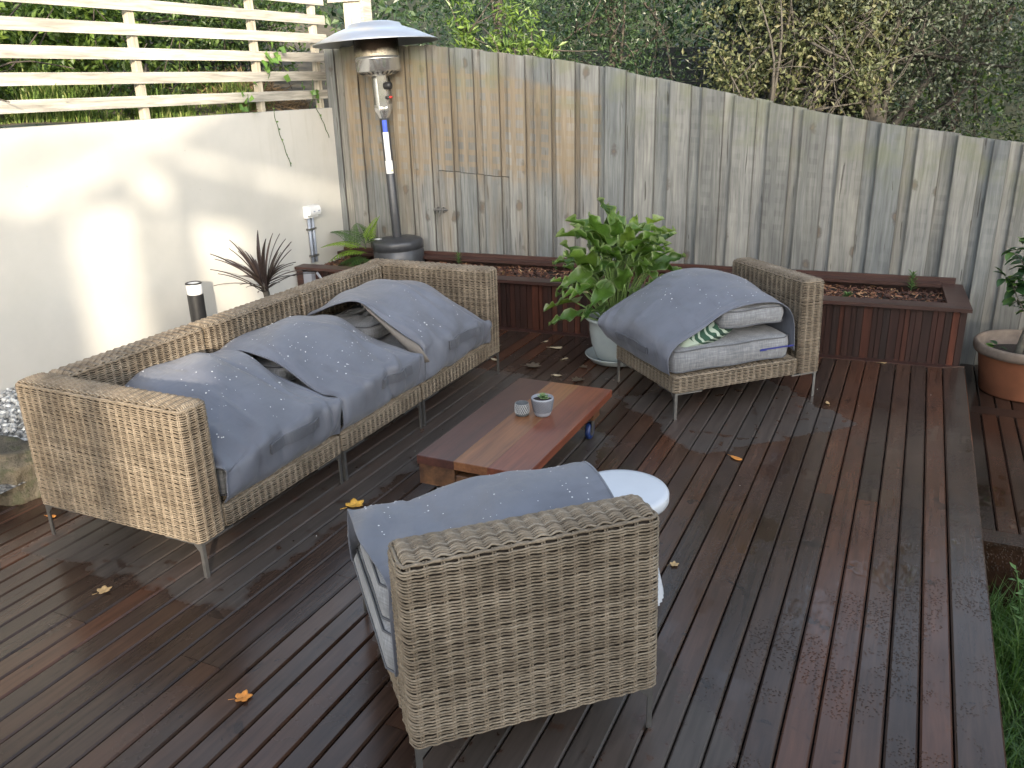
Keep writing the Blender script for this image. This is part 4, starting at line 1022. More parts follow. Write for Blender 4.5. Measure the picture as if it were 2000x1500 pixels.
for k_ in range(76):
    a = k_*2.39996+rg.uniform(-.2, .2); f = (k_+.5)/76
    reach = .05+.27*f**.75; h = .62-.46*f**1.3+rg.uniform(-.08, .06)
    bx, by = .09*math.cos(a)*f, .09*math.sin(a)*f
    tip = np.array([reach*math.cos(a), reach*math.sin(a), .26+h])
    if math.cos(a-1.2) > .6 and f > .75: continue
    mid = np.array([bx*1.5+tip[0]*.25, by*1.5+tip[1]*.25, .26+h*.62])
    stems.tube(catmull([(bx, by, .26), mid, tip], 7), np.linspace(.008, .005, 7), 5)
    i = k_ % 5
    if i in used: o = inst(proto[i], 'leaf', gp)
    else: o = proto[i]; used.add(i)
    o.location = tip; s_ = rg.uniform(.17, .29)*(1.05 if f < .6 else .92)
    o.scale = (s_, s_*rg.uniform(.85, 1.15), s_)
    o.rotation_euler = (rg.uniform(-.6, .6), rg.uniform(-1.15, -.35) if f < .6 else rg.uniform(-.6, .25), a+rg.uniform(-.6, .6))
stems.build('stems', 'arumstem', gp, smooth=True)
# one cream flower spathe
MB().tube(catmull([(-.30, -.13, .49), (-.24, -.14, .505), (-.16, -.15, .50)], 9), np.array([.003, .008, .011, .012, .012, .011, .010, .008, .006]), 7).build('flower', plain('cream_spathe', (.55, .50, .33), .6), gp, smooth=True)

# ================================================================== TERRACOTTA POT WITH CITRUS
tp = thing('terracotta_pot', 'large terracotta pot with a young citrus tree on the lower deck', 'potted plant', (.815, 6.40, LZ+.002))
MB().lathe([(.001, 0), (.255, 0), (.262, .01), (.298, .27), (.303, .275), (.303, .30)], 64).build('pot', 'terracotta', tp, smooth=True)
MB().lathe([(.303, .275), (.327, .278), (.334, .30), (.334, .33), (.328, .342), (.315, .345), (.300, .33), (.29, .24), (.001, .235)], 64).build('rim', 'terrim', tp, smooth=True)
MB().lathe([(.291, .245), (.15, .255), (.001, .26)], 24).build('soil', 'soil', tp, smooth=True)
trk = MB(); tb_ = catmull([(-.06, -.02, .25), (-.035, 0, .40), (.0, 0, .55), (.0, .02, .72), (.02, 0, .95)], 16)
trk.tube(tb_, np.linspace(.026, .011, 16), 8)
br = []
for k_, (z0, dx, dy, dz, L_) in enumerate([(.44, .5, -.4, .4, .25), (.64, -.9, -.3, .5, .22), (.74, -.9, .0, .8, .24), (.85, -.7, -.1, .9, .20), (.58, -.9, .2, .3, .18), (.5, -.6, -.2, .9, .28), (.56, .3, -.7, .8, .3), (.60, -.5, .5, .9, .26), (.62, -.8, -.2, .6, .26), (.7, -.3, -.6, .9, .24), (.74, .6, .2, .9, .25), (.66, -.7, .3, 1.2, .25), (.82, -.4, -.2, 1, .18), (.52, .8, .1, .7, .3)]):
    i = int(np.argmin(abs(tb_[:, 2]-z0))); p0 = tb_[i]; d = unit([dx, dy, dz]); q = catmull([p0, p0+d*L_*.5+[0, 0, -.01], p0+d*L_+[0, 0, .02]], 7)
    trk.tube(q, np.linspace(.007, .003, 7), 5); br.append(q)
trk.build('trunk', 'citrusbark', tp, smooth=True)
M['citrus'] = mat_leaf_obj('citrus_leaf', [(.018, .045, .016), (.028, .066, .022), (.022, .055, .02), (.04, .085, .025), (.10, .18, .03)], None, .33, .12)
t_ = np.linspace(0, 1, 8); G = np.stack([np.stack([t_, s_*.28*np.sin(np.pi*t_**.8)**.8, .10*abs(s_)*np.sin(np.pi*t_)-.18*t_**2], -1) for s_ in (-1, -.5, 0, .5, 1)], 0)
cl = MB().grid(G).build('leaf', 'citrus', tp, smooth=True); first = True
rg = np.random.default_rng(4)
for q in br:
    for j in range(15):
        p = q[min(6, 1+int(j*.62))]+rg.normal(0, .012, 3)
        o = cl if first else inst(cl, 'leaf', tp); first = False
        s_ = rg.uniform(.065, .105); o.location = p; o.scale = (s_,)*3; o.rotation_euler = (rg.uniform(-.6, .6), rg.uniform(-.7, .5), rg.uniform(0, 6.28))
for k_ in range(12):
    a = rg.uniform(0, 6.28); r_ = rg.uniform(.12, .26)
    o = inst(cl, 'leaf', tp); o.location = (r_*math.cos(a), r_*math.sin(a), .27); o.scale = (.06,)*3; o.rotation_euler = (rg.uniform(-.6, .6), -.4, a)

# ================================================================== PATIO HEATER
HX_, HY_ = -4.20, 6.46
ph_t = thing('patio_heater', 'tall gas patio heater with wide metal hat standing in the planter', 'patio heater', (HX_, HY_, .352))
ph_t.rotation_euler = (0, R(-2.6), 0)
MB().lathe([(.001, 0), (.225, 0), (.228, .01), (.228, .13), (.224, .134), (.224, .146), (.229, .15), (.229, .205), (.222, .222), (.205, .228), (.170, .242), (.06, .252), (.03, .253), (.001, .253)], 64).build('tank_base', 'powder', ph_t, smooth=True)
MB().lathe([(.038, .245), (.040, .26), (.040, 1.30), (.034, 1.305), (.001, 1.305)], 28).build('pole', 'powder', ph_t, smooth=True)
MB().hexa([(-.17, -.12, .2455), (-.11, -.15, .2455), (-.09, -.115, .2480), (-.15, -.085, .2480)], [(-.17, -.12, .2475), (-.11, -.15, .2475), (-.09, -.115, .2500), (-.15, -.085, .2500)]).build('base_label', 'white', ph_t)
MB().lathe([(.041, 1.275), (.052, 1.30), (.072, 1.335), (.075, 1.345), (.075, 1.385), (.072, 1.39)], 40).build('collar', 'chrome', ph_t, smooth=True)
MB().lathe([(.071, 1.385), (.071, 1.60), (.066, 1.61), (.06, 1.615)], 40).build('control_housing', plain('perforated_steel', (.50, .50, .48), .30, 1, .2, 160, .6), ph_t, smooth=True)
kn = MB(); kn.box(.02, .10, -.075, -.055, 1.37, 1.62); kn.build('control_plate', 'chrome', ph_t)
t = np.linspace(0, 2*np.pi, 20, endpoint=False)
def disc_y(mb, cx, cz, y0, y1, r_): 
    Pw = np.stack([np.stack([cx+q*np.cos(t), np.full(20, yy), cz+q*np.sin(t)], -1) for yy, q in [(y0, .001), (y0, r_*.92), (y0+(y1-y0)*.2, r_), (y1, r_)]], 1); mb.grid(Pw[::-1], None, True)
kb = MB(); Pw = np.stack([np.stack([np.full(20, xx), -.07+q*np.cos(t), 1.535+q*np.sin(t)], -1) for xx, q in [(.09, .03), (.135, .033), (.15, .028), (.151, .001)]], 1); kb.grid(Pw, None, True); kb.build('knob', 'black', ph_t, smooth=True)
kb = MB(); Pw = np.stack([np.stack([np.full(20, xx), -.07+q*np.cos(t), 1.44+q*np.sin(t)], -1) for xx, q in [(.09, .014), (.115, .014), (.125, .011), (.126, .001)]], 1); kb.grid(Pw, None, True); kb.build('igniter', 'black', ph_t, smooth=True)
kb = MB(); Pw = np.stack([np.stack([np.full(20, xx), -.07+q*np.cos(t), 1.442+q*np.sin(t)], -1) for xx, q in [(.126, .009), (.15, .009), (.151, .001)]], 1); kb.grid(Pw, None, True); kb.build('igniter_button', 'red', ph_t, smooth=True)
# emitter: solid lower drum with slots, smoky mesh upper drum
MB().lathe([(.06, 1.615), (.12, 1.625), (.178, 1.655), (.190, 1.665), (.192, 1.745), (.196, 1.752), (.196, 1.758), (.192, 1.764), (.190, 1.775)], 64).build('burner_drum', 'chrome', ph_t, smooth=True)
nme = NT('heat_stained_mesh'); z_ = nme.sep(nme.coord())[2]; hn = nme.noise(nme.vmath('MULTIPLY', nme.coord(), (1, 1, .4)), 9, 4)
M['emitter'] = nme.out(nme.mix(nme.smooth(nme.math('ADD', z_, nme.math('MULTIPLY', hn, .12)), 1.845, 1.90), (.56, .50, .40), (.035, .027, .021)), .26, nme.bump(nme.voro(nme.coord(), 260)[0], .5, .003), Metallic=.95)
MB().lathe([(.190, 1.775), (.190, 2.02), (.17, 2.03), (.001, 2.03)], 64).build('emitter_screen', 'emitter', ph_t, smooth=True)
sl_ = MB()
for k_ in range(24):
    a = k_/24*2*math.pi
    for s_ in (0,): sl_.hexa([((.135+d)*math.cos(a+w_), (.135+d)*math.sin(a+w_), 1.632+d*.52) for d, w_ in ((0, -.05), (.035, -.05), (.035, .05), (0, .05))], [((.135+d)*math.cos(a+w_), (.135+d)*math.sin(a+w_), 1.629+d*.52) for d, w_ in ((0, -.05), (.035, -.05), (.035, .05), (0, .05))])
sl_.build('vent_slots', 'black', ph_t, kind='stuff')
HR = .53
M['hat'] = plain('brushed_aluminium_hat', (.58, .60, .64), .32, .8, .06, 6)
MB().lathe([(.001, 1.985), (.18, 1.985), (.34, 1.955), (HR-.01, 1.882), (HR, 1.880), (HR, 1.888), (.34, 1.970), (.235, 2.005), (.22, 2.03), (.16, 2.045), (.001, 2.05)], 96).build('hat', 'hat', ph_t, smooth=True)
for dx, dz0, dz1, wd, m_ in ((.0, .92, 1.16, .026, 'white'), (-.008, .81, .92, .036, 'white'), (.004, 1.16, 1.26, .020, 'bluelab')):
    aa = np.linspace(-wd/.041, wd/.041, 8)-math.pi/2+.55
    G = np.stack([np.stack([.0408*np.cos(aa), .0408*np.sin(aa), np.full(8, z)], -1) for z in (dz0, dz1)], 1)
    MB().grid(G).build('pole_label', m_, ph_t, smooth=True)
# printed lines and the warning triangle on the label
ln = MB()
for i in range(26):
    z = .755+.014*i
    if .845 < z < .875 or z < .82: continue
    aa = np.linspace(-.5, random.uniform(.2, .5), 5)-math.pi/2+.55
    ln.grid(np.stack([np.stack([.0413*np.cos(aa), .0413*np.sin(aa), np.full(5, zz)], -1) for zz in (z, z+.003)], 1))
ln.build('label_print', plain('label_ink', (.30, .32, .36), .6), ph_t, kind='stuff')
a0_ = -math.pi/2+.55+.55; MB().add([(.0416*math.cos(a0_-.25), .0416*math.sin(a0_-.25), .825), (.0416*math.cos(a0_+.25), .0416*math.sin(a0_+.25), .825), (.0418*math.cos(a0_), .0418*math.sin(a0_), .850)], [(0, 1, 2)]).build('warning_triangle', 'yellow', ph_t)

# ================================================================== BOLLARD LIGHT, SOCKET
bo = thing('bollard_light', 'black cylindrical garden bollard light with white diffuser by the wall', 'garden light', (-4.56, 4.335, .16))
MB().lathe([(.056, 0), (.056, .375)], 40).build('body', 'black', bo, smooth=True)
MB().lathe([(.052, .375), (.054, .378), (.054, .447), (.052, .45)], 40).build('diffuser', 'white', bo, smooth=True)
MB().lathe([(.040, .452), (.042, .458), (.055, .458), (.057, .455), (.057, .449), (.053, .448)], 40).build('cap_ring', 'black', bo, smooth=True)
MB().lathe([(.041, .454), (.001, .454)], 40).build('cap', 'white', bo)
ps = thing('power_outlet', 'white weatherproof double power outlet with two grey conduits on the wall', 'power outlet', (-4.9, 6.11, .40))
bx = MB()
pr = [(0, .40), (.045, .40), (.045, .425), (.075, .425), (.082, .445), (.080, .475), (.068, .50), (.045, .505), (0, .505)]
for y0, y1 in ((-.075, .075),):
    V = [(p[0], y0, p[1]) for p in pr]+[(p[0], y1, p[1]) for p in pr]; n = len(pr)
    bx.add(V, [(i, (i+1) % n, n+(i+1) % n, n+i) for i in range(n)]); bx.f.append(np.array([list(range(n))[::-1]])); bx.f.append(np.array([[n+i for i in range(n)]]))
bx.build('housing', 'white', ps)
for y in (-.02, .045): MB().box(.081, .084, y-.012, y+.012, .452, .462).build('switch', 'greypipe', ps)
for y in (-.035, .015): MB().tube([(.02, y, 0), (.02, y, .40)], .0145, 12).build('conduit', 'greypipe', ps, smooth=True)
for z in (.05, .29): MB().box(.001, .037, -.062, .042, z, z+.018).build('saddle_clip', 'steel', ps)

# ================================================================== SMALL PLANTS BY THE WALL
M['cordyline'] = mat_leaf_obj('cordyline_leaf', [(.028, .020, .021), (.042, .029, .028), (.060, .042, .037), (.034, .025, .024)], None, .45, .12)
cd = thing('cordyline', 'spiky dark purple cordyline growing against the cream wall', 'plant', (-4.42, 4.93, .15))
cd.rotation_euler = (0, R(-6), 0)
MB().tube(catmull([(0, 0, 0), (.0, .01, .18), (0, 0, .34)], 8), np.linspace(.026, .024, 8), 8).build('stem', 'palebark', cd, smooth=True)
t_ = np.linspace(0, 1, 10); G = np.stack([np.stack([t_, s_*.032*np.sin(np.pi*np.clip(t_*.93+.05, 0, 1))**.7, .012*abs(s_)+.10*np.sin(t_*1.4)-.16*t_**2.2], -1) for s_ in (-1, 0, 1)], 0)
cl = MB().grid(G).build('leaf', 'cordyline', cd, smooth=True); first = True
rg = np.random.default_rng(12)
for k_ in range(46):
    a = k_*2.4; el = rg.uniform(.15, 1.35); o = cl if first else inst(cl, 'leaf', cd); first = False
    o.location = (.02*math.cos(a), .02*math.sin(a), .27+.08*rg.random()); L_ = rg.uniform(.30, .46)
    o.scale = (L_, L_*1.05, L_); o.rotation_euler = (rg.uniform(-.3, .3), -el, a)

def frond(L, n=22, droop=.5, seed=0, w_=.34):
    rg = np.random.default_rng(seed); t = np.linspace(0, 1, n)
    p = np.stack([t*L, 0*t, L*(.35*t-droop*t**2)], 1); mb = MB(); mb.tube(p, np.linspace(.003, .001, n), 4)
    d = np.gradient(p, axis=0); up = np.array([0, 0, 1.])
    for s_ in (-1, 1):
        k = np.arange(2, n); ln = L*.46*(1-t[k])**.75*np.clip(t[k]*9, .3, 1)+.012
        D = unit(d[k])*.45+np.array([0, s_, -.12]); 
        leaves(mb, p[k], D, np.tile(up, (len(k), 1)), ln, L/n*.55, .1)
        # secondary pinnules
        for f in np.linspace(.2, .85, 5):
            pp_ = p[k]+unit(D)*ln[:, None]*f
            leaves(mb, pp_, D*.5+unit(d[k])*.8, np.tile(up, (len(k), 1)), ln*.30*(1.2-f*.8), L/n*.34, .1)
            leaves(mb, pp_, D*.5-unit(d[k])*.5+np.array([0, 0, 0]), np.tile(up, (len(k), 1)), ln*.22*(1.2-f*.8), L/n*.34, .1)
    return mb
M['fern'] = mat_leaf('fern_green', [(.13, .22, .03), (.18, .29, .038), (.23, .34, .05)], .5, .35)
M['ferndark'] = mat_leaf('fern_dark', [(.028, .06, .018), (.045, .09, .022), (.06, .11, .03)], .5, .2)
fe = thing('fern', 'bright green fern beside the patio heater base', 'fern', (-4.47, 6.33, .40))
for a, L_, dr_, ti, m_, h in ((-2.75, .40, .55, .25, 'fern', .10), (3.0, .42, .5, .35, 'ferndark', .14), (.45, .26, .1, .75, 'fern', .17), (1.2, .25, .2, .85, 'fern', .15), (-2.2, .34, .6, .15, 'fern', .06), (2.4, .36, .4, .6, 'ferndark', .1), (-1.9, .34, .8, .0, 'ferndark', .02), (-2.9, .40, .75, .0, 'ferndark', .0), (-2.5, .3, .8, -.1, 'ferndark', -.01), (-1.2, .26, .6, .1, 'ferndark', .0)):
    o = frond(L_, 15, dr_, int(abs(a*100))).build('frond', m_, fe, attr='rnd'); o.location = (0, 0, h); o.rotation_euler = (0, -ti, a)
M['seedling'] = mat_leaf('seedling_leaf', [(.05, .10, .03), (.09, .16, .05), (.07, .13, .05)], .5, .2)
def seedling(x, y, h, n, L_, label, z=.355, spread=.5):
    mb = MB(); mb.tube([(0, 0, 0), (.004, .003, h)], [.003, .0015], 5, .3)
    k = np.arange(n); a = k*2.4; zz_ = h*(.2+.8*k/n)
    P_ = np.stack([0*a, 0*a, zz_], 1); D_ = np.stack([np.cos(a), np.sin(a), np.full(n, spread)+.8*k/n], 1)
    leaves(mb, P_, D_, np.tile([0, 0, 1.], (n, 1)), L_*RNG.uniform(.7, 1.1, n), L_*.22, .1)
    o = mb.build('seedling', 'seedling', attr='rnd', loc=(x, y, z)); return tag(o, label, 'plant', 'small plants in the mulch')
seedling(-3.62, 6.52, .11, 26, .055, 'small bright green seedling in the mulch just right of the heater')
seedling(-2.72, 6.60, .08, 30, .04, 'tiny grey green seedling in the mulch behind the wicker sofa end')
seedling(-.98, 6.62, .15, 60, .05, 'feathery rosemary like seedling in the mulch behind the draped chair')
seedling(.05, 6.72, .14, 40, .06, 'pale upright seedling at the right end of the planter')
seedling(-.36, 6.40, .03, 40, .05, 'low green tuft in the mulch right of the wicker chair back', spread=.1)
seedling(-2.22, 6.33, .05, 12, .09, 'flat dark leaved seedling beside the big leafy plant', spread=.1)

# trailing vines on the wall
M['vine'] = mat_leaf('vine_leaf', [(.05, .10, .03), (.10, .20, .04), (.16, .27, .06)], .45, .25)
def vine(y, z0, pts, nl, label, L_=.04):
    mb = MB(); q = catmull([(0, a, b_) for a, b_ in pts], 24); q[:, 0] = .012+.004*np.sin(np.arange(24)); mb.tube(q, .0028, 5, .0)
    i = RNG.integers(0, 24, nl); D_ = rdir(nl); D_[:, 0] = np.abs(D_[:, 0]); leaves(mb, q[i], D_, np.tile([1., 0, 0], (nl, 1))+rdir(nl)*.4, L_*RNG.uniform(.5, 1.1, nl), L_*.8, .05)
    o = mb.build('vine', 'vine', attr='rnd', loc=(-4.9, y, z0)); return tag(o, label, 'vine', 'vines trailing down the wall')
vine(5.78, 1.72, [(0, .02), (.03, -.12), (.09, -.30), (.15, -.46)], 9, 'longer thin vine strand hanging down the wall below the second screen post', .022)
vine(6.36, 1.72, [(-.02, .02), (.06, -.10), (.14, -.26)], 7, 'shorter vine strand hanging near the fence corner', .02)
def sprig(y, z, n, label, s=.09):
    mb = MB(); P_ = RNG.normal(0, .07, (n, 3))*[.35, 1, .8]; leaves(mb, P_, rdir(n)+[.6, 0, .1], np.tile([1., 0, .4], (n, 1))+rdir(n)*.5, s*RNG.uniform(.5, 1.1, n), s*.85, .1)
    mb.tube([(-.05, -.03, -.22), (0, 0, -.1), (0, .02, .06)], .003, 5, 0)
    o = mb.build('ivy_sprig', 'vine', attr='rnd', loc=(-4.92, y, z)); return tag(o, label, 'vine', 'ivy sprigs poking through the screen')
sprig(5.83, 2.11, 15, 'ivy sprig poking through the screen in front of the second post')
sprig(5.52, 1.80, 9, 'low ivy sprig at the bottom of the screen', .08)
sprig(6.36, 1.90, 8, 'dark ivy sprig over the lowest slat near the fence corner', .07)

# ================================================================== FALLEN LEAVES ON THE DECK
M['leafo'] = plain('autumn_leaf_orange', (.50, .19, .03), .55, 0, .4, 60); M['leafy'] = plain('autumn_leaf_yellow', (.58, .32, .05), .55, 0, .4, 60)
M['leafb'] = plain('dry_leaf_tan', (.40, .27, .13), .7, 0, .35, 60); M['leafp'] = plain('dry_leaf_pale', (.46, .38, .25), .7, 0, .3, 60); M['leafd'] = plain('wet_leaf_brown', (.075, .055, .035), .5, 0, .4, 60)
def fallen(x, y, L_, rot, mat, label, lobes=0, seed=0, z=.003):
    rg = np.random.default_rng(seed+50); n = 36; t = np.linspace(0, 2*np.pi, n, endpoint=False)
    if lobes: r_ = .62+.38*np.abs(np.cos(t*lobes/2))**1.3*(1+.15*np.cos(t*11))
    else: r_ = np.sqrt(1/(np.cos(t)**2+(np.sin(t)/.42)**2))*(1+.05*rg.normal(size=n))
    cz = rg.uniform(-.5, .5, 3)
    def pt(f): 
        x_, y_ = f*r_*np.cos(t), f*r_*np.sin(t); return np.stack([x_, y_, .16*np.abs(cz[0]*x_+y_)**1.5*1.6+.12*(1+cz[1])*x_**2+.02], -1)
    G = np.stack([pt(.02), pt(.4), pt(.75), pt(1.0)], 1)*L_/2
    mb = MB(); mb.grid(G, None, True); mb.tube([(-L_*.45, 0, L_*.05), (-L_*.8, L_*.06, L_*.03)], L_*.018, 4)
    o = mb.build('fallen_leaf', mat, smooth=True, loc=(x, y, z), solid=.0012); o.rotation_euler = (0, 0, rot)
    return tag(o, label, 'leaf', 'fallen leaves on the deck')
for i, (x, y, L_, rt_, m_, lb, q) in enumerate([
    (-2.26, 2.93, .095, 1.1, 'leafy', 'yellow orange maple leaf on the deck between the sofa and the closest chair', 5),
    (-.688, 4.13, .075, -.5, 'leafo', 'tan orange curled leaf alone on the deck right of the coffee table', 0),
    (-1.815, 1.66, .06, .7, 'leafo', 'orange leaf on the bare deck at the lower left', 5),
    (-3.55, 2.28, .055, .2, 'leafo', 'small red orange leaf near the boulder at the left deck edge', 0),
    (-2.78, 1.93, .06, 1.2, 'leafb', 'torn tan leaf on the deck in front of the sofa arm', 5),
    (-.335, 4.18+.95, .05, 2.0, 'leafb', 'small curled leaf on the deck right of the draped chair', 0),
    (-2.31, 5.60, .095, .2, 'leafp', 'long pale leaf nearest the middle of the planter base', 0),
    (-2.15, 5.38, .055, 1.1, 'leafp', 'pale oval leaf standing out among the leaves before the planter', 0),
    (-1.98, 5.57, .06, -.6, 'leafp', 'pale crumpled leaf closest to the glazed pot', 5),
    (-2.30, 5.14, .12, .15, 'leafd', 'large wet brown lobed leaf flat on the deck before the planter', 7),
    (-2.06, 5.02, .065, .1, 'leafp', 'pale narrow leaf just behind the far end of the coffee table', 0),
    (-2.62, 5.18, .075, -.4, 'leafp', 'pale yellow leaf beside the far sofa leg', 0),
    (-2.75, 5.50, .06, .6, 'leafd', 'brown leaf on the deck close to the end of the sofa', 0),
    (-2.45, 5.72, .05, 1.0, 'leafp', 'small upright pale leaf by the planter trim near the sofa end', 0),
    (-1.96, 5.25, .06, .9, 'leafd', 'dark wet leaf halfway between the coffee table and the pot', 5),
    (-1.90, 4.98, .09, .4, 'leafd', 'dark wet spreading leaf left of the pot saucer', 7),
    (-.07, 6.06, .05, .1, 'leafb', 'tan sliver of leaf on the trim board right of the draped chair', 0),
    (-.72, 1.52, .05, 1.2, 'leafb', 'small brown leaf on the deck beneath the closest chair', 0),
    (-.72, 3.00, .04, .6, 'leafb', 'small tan leaf peeking out behind the white round table', 5)]):
    fallen(x, y, L_, rt_, m_, lb, q, i)
# pale grit specks
n_ = 12; mb = MB(); P = np.stack([RNG.uniform(-3.3, .4, n_), RNG.uniform(1.2, 6.0, n_), np.full(n_, .002)], 1); blobs(mb, P, RNG.uniform(.0015, .003, n_), RNG.uniform(.5, .9, n_)); mb.build('grit', 'pebble', attr='rnd', kind='stuff')

# ================================================================== GRASS AND WEEDS AT THE RIGHT
M['grass'] = mat_leaf('lawn_grass', [(.034, .078, .019), (.054, .12, .026), (.085, .165, .036), (.13, .20, .06)], .5, .3)
def blades(mb, P, h, lean=.5, w_=.006):
    n = len(P); a = RNG.uniform(0, 6.28, n); d = np.stack([np.cos(a), np.sin(a), 0*a], 1); s = np.stack([-np.sin(a), np.cos(a), 0*a], 1); h = h[:, None]
    b = RNG.uniform(.1, lean, n)[:, None]; ww = RNG.uniform(.5, 1.2, n)[:, None]*w_
    V = np.stack([P-s*ww*.5, P+s*ww*.5, P+d*h*b*.35+np.array([0, 0, 1])*h*.6-s*ww*.4, P+d*h*b*.35+np.array([0, 0, 1])*h*.6+s*ww*.4, P+d*h*b+np.array([0, 0, 1])*h*(1-.35*b)], 1)
    I = (np.arange(n)*5)[:, None]; F = np.concatenate([I+np.array([[0, 1, 3]]), I+np.array([[0, 3, 2]]), I+np.array([[2, 3, 4]])]); mb.add(V.reshape(-1, 3), F, np.repeat(RNG.random(n), 5))
n_ = 22000; mb = MB(); P = np.stack([.45+2.4*RNG.random(n_)**1.3, RNG.uniform(.6, 4.15, n_), np.full(n_, -.63)], 1); blades(mb, P, RNG.uniform(.12, .40, n_)*(.7+.5*np.sin(P[:, 1]*3)**2), .9); mb.build('long_grass', 'grass', attr='rnd', kind='stuff')
M['weed'] = mat_leaf('weed_leaf', [(.06, .13, .035), (.11, .20, .06), (.16, .27, .09)], .45, .3)
for x, y, lb in ((.66, 2.05, 'taller leafy weed among the grass at the bottom right deck edge'), (.74, 2.55, 'leafy weed in the grass right of the long border board'), (.70, 3.75, 'wispy weed in the grass just below the lower deck')):
    mb = MB()
    for s_ in range(5):
        a = s_*1.3; top = np.array([.12*math.cos(a), .12*math.sin(a), .42+.06*s_/5]); q = catmull([(0, 0, 0), top*.5, top], 8); mb.tube(q, .003, 4, .3)
        k = np.arange(16); i = (k*7//16)+1; an = k*2.4; leaves(mb, q[np.clip(i, 0, 7)], np.stack([np.cos(an), np.sin(an), np.full(16, .4)], 1), np.tile([0, 0, 1.], (16, 1)), .05, .022, .1)
    tag(mb.build('weed', 'weed', attr='rnd', loc=(x, y, -.62)), lb, 'plant', 'weeds in the grass')

# ================================================================== BANK VEGETATION BEHIND THE SCREEN
n_ = 16000; mb = MB(); P = np.stack([-5.06-2.6*RNG.random(n_)**1.6, RNG.uniform(2.0, 6.0, n_), np.zeros(n_)], 1); P[:, 2] = bank_h(P[:, 0], P[:, 1])-.01
blades(mb, P, RNG.uniform(.06, .34, n_)*np.clip(1.25-(P[:, 1]-2.5)*.16, .4, 1.2)*np.clip(.55+.6*np.sin(P[:, 1]*7+2*np.sin(P[:, 0]*5))+.35*np.sin(P[:, 1]*19), .15, 1.5), 1.3, .010); 
M['bankgrass'] = mat_leaf('bank_grass', [(.05, .09, .022), (.10, .165, .032), (.16, .23, .055), (.24, .25, .10)], .5, .3)
mb.build('bank_grass', 'bankgrass', attr='rnd', kind='stuff')
M['drygrass'] = mat_leaf('dry_straw', [(.10, .07, .04), (.19, .13, .075), (.27, .19, .11)], .8, .1)
n_ = 2600; mb = MB(); P = np.stack([-5.06-.9*RNG.random(n_), RNG.uniform(5.6, 6.6, n_), np.zeros(n_)], 1); P[:, 2] = bank_h(P[:, 0], P[:, 1])
leaves(mb, P, rdir(n_)*[1, 1, .5], rdir(n_)+[0, 0, .5], RNG.uniform(.05, .2, n_), .006, .05); mb.build('straw', 'drygrass', attr='rnd', kind='stuff')

M['shrubmid'] = mat_leaf('shrub_leaf_mid', [(.022, .045, .015), (.04, .075, .02), (.065, .11, .028), (.12, .17, .05)], .38, .22)
M['shrubbright'] = mat_leaf('shrub_leaf_bright', [(.04, .075, .02), (.08, .135, .03), (.15, .22, .045)], .4, .3)
M['hedge'] = mat_leaf('hedge_leaf', [(.010, .024, .012), (.018, .038, .017), (.030, .055, .022), (.055, .09, .035)], .34, .12)
M['darkleaf'] = mat_leaf('dark_tree_leaf', [(.008, .019, .010), (.014, .030, .015), (.024, .044, .02)], .36, .08)
M['olive'] = mat_leaf('olive_shrub_leaf', [(.024, .032, .019), (.042, .053, .032), (.064, .077, .047), (.095, .105, .066)], .5, .2)
M['autumn'] = mat_leaf('autumn_shrub_leaf', [(.038, .048, .022), (.064, .078, .036), (.098, .112, .050), (.135, .13, .065)], .5, .25)
M['greyolive'] = mat_leaf('grey_green_leaf', [(.031, .040, .027), (.053, .067, .045), (.080, .096, .065), (.115, .13, .09)], .48, .16)

def tree(name, label, base, trunk_pts, trunk_r, clumps, n, L, mat, cat='tree', group=None, wl=.5, bark='bark', branches=14, seed=0, flat=.8, sd=.42, twig=.008):
    """clumps: list of (x,y,z,rx,ry,rz) ellipsoids relative to base"""
    rg = np.random.default_rng(seed); t = thing(name, label, cat, base, 0, group)
    tk = MB(); q = catmull(trunk_pts, 14); tk.tube(q, np.linspace(trunk_r, trunk_r*.45, 14), 9)
    vol = np.array([c[3]*c[4]*c[5] for c in clumps])**.75; vol /= vol.sum()
    allP = []; cen = []
    for c, fr in zip(clumps, vol):
        m = max(10, int(n*fr)); k = max(6, m//42)
        d = unit(rg.normal(size=(k, 3)))*(rg.random((k, 1))**.42); cc = np.array(c[:3])+d*np.array(c[3:])
        P_ = cc[rg.integers(0, k, m)]+rg.normal(size=(m, 3))*np.array(c[3:])*(sd*.42)*rg.uniform(.5, 1.2, (m, 1))
        allP.append(P_); cen.append(cc)
    cen = np.concatenate(cen); allP = np.concatenate(allP)
    for i in rg.choice(len(cen), min(branches, len(cen)), replace=False):
        p0 = q[rg.integers(4, 14)]; p1 = cen[i]; m_ = (p0+p1)/2+rg.normal(0, .12, 3)
        tk.tube(catmull([p0, m_, p1], 9), np.linspace(trunk_r*.38, twig*.6, 9), 5)
        for _ in range(2):
            j = rg.integers(4, 8); b0 = catmull([p0, m_, p1], 9)[j]; b1 = b0+rg.normal(0, .35, 3); tk.tube(catmull([b0, (b0+b1)/2+rg.normal(0, .06, 3), b1], 6), np.linspace(twig, twig*.4, 6), 4)
    tk.build('trunk', bark, t, smooth=True)
    mb = MB(); m = len(allP)
    D_ = unit(rg.normal(size=(m, 3))+[0, 0, -.15]); N_ = unit(rg.normal(size=(m, 3))*.8+[0, -.3, flat])
    leaves(mb, allP, D_, N_, L*rg.uniform(.6, 1.25, m), L*wl*rg.uniform(.7, 1.2, m), .15)
    mb.build('crown', mat, t, attr='rnd'); return t
gs = 'shrubs on the bank behind the screen'
bz = lambda x, y: float(bank_h(np.array(x), np.array(y)))
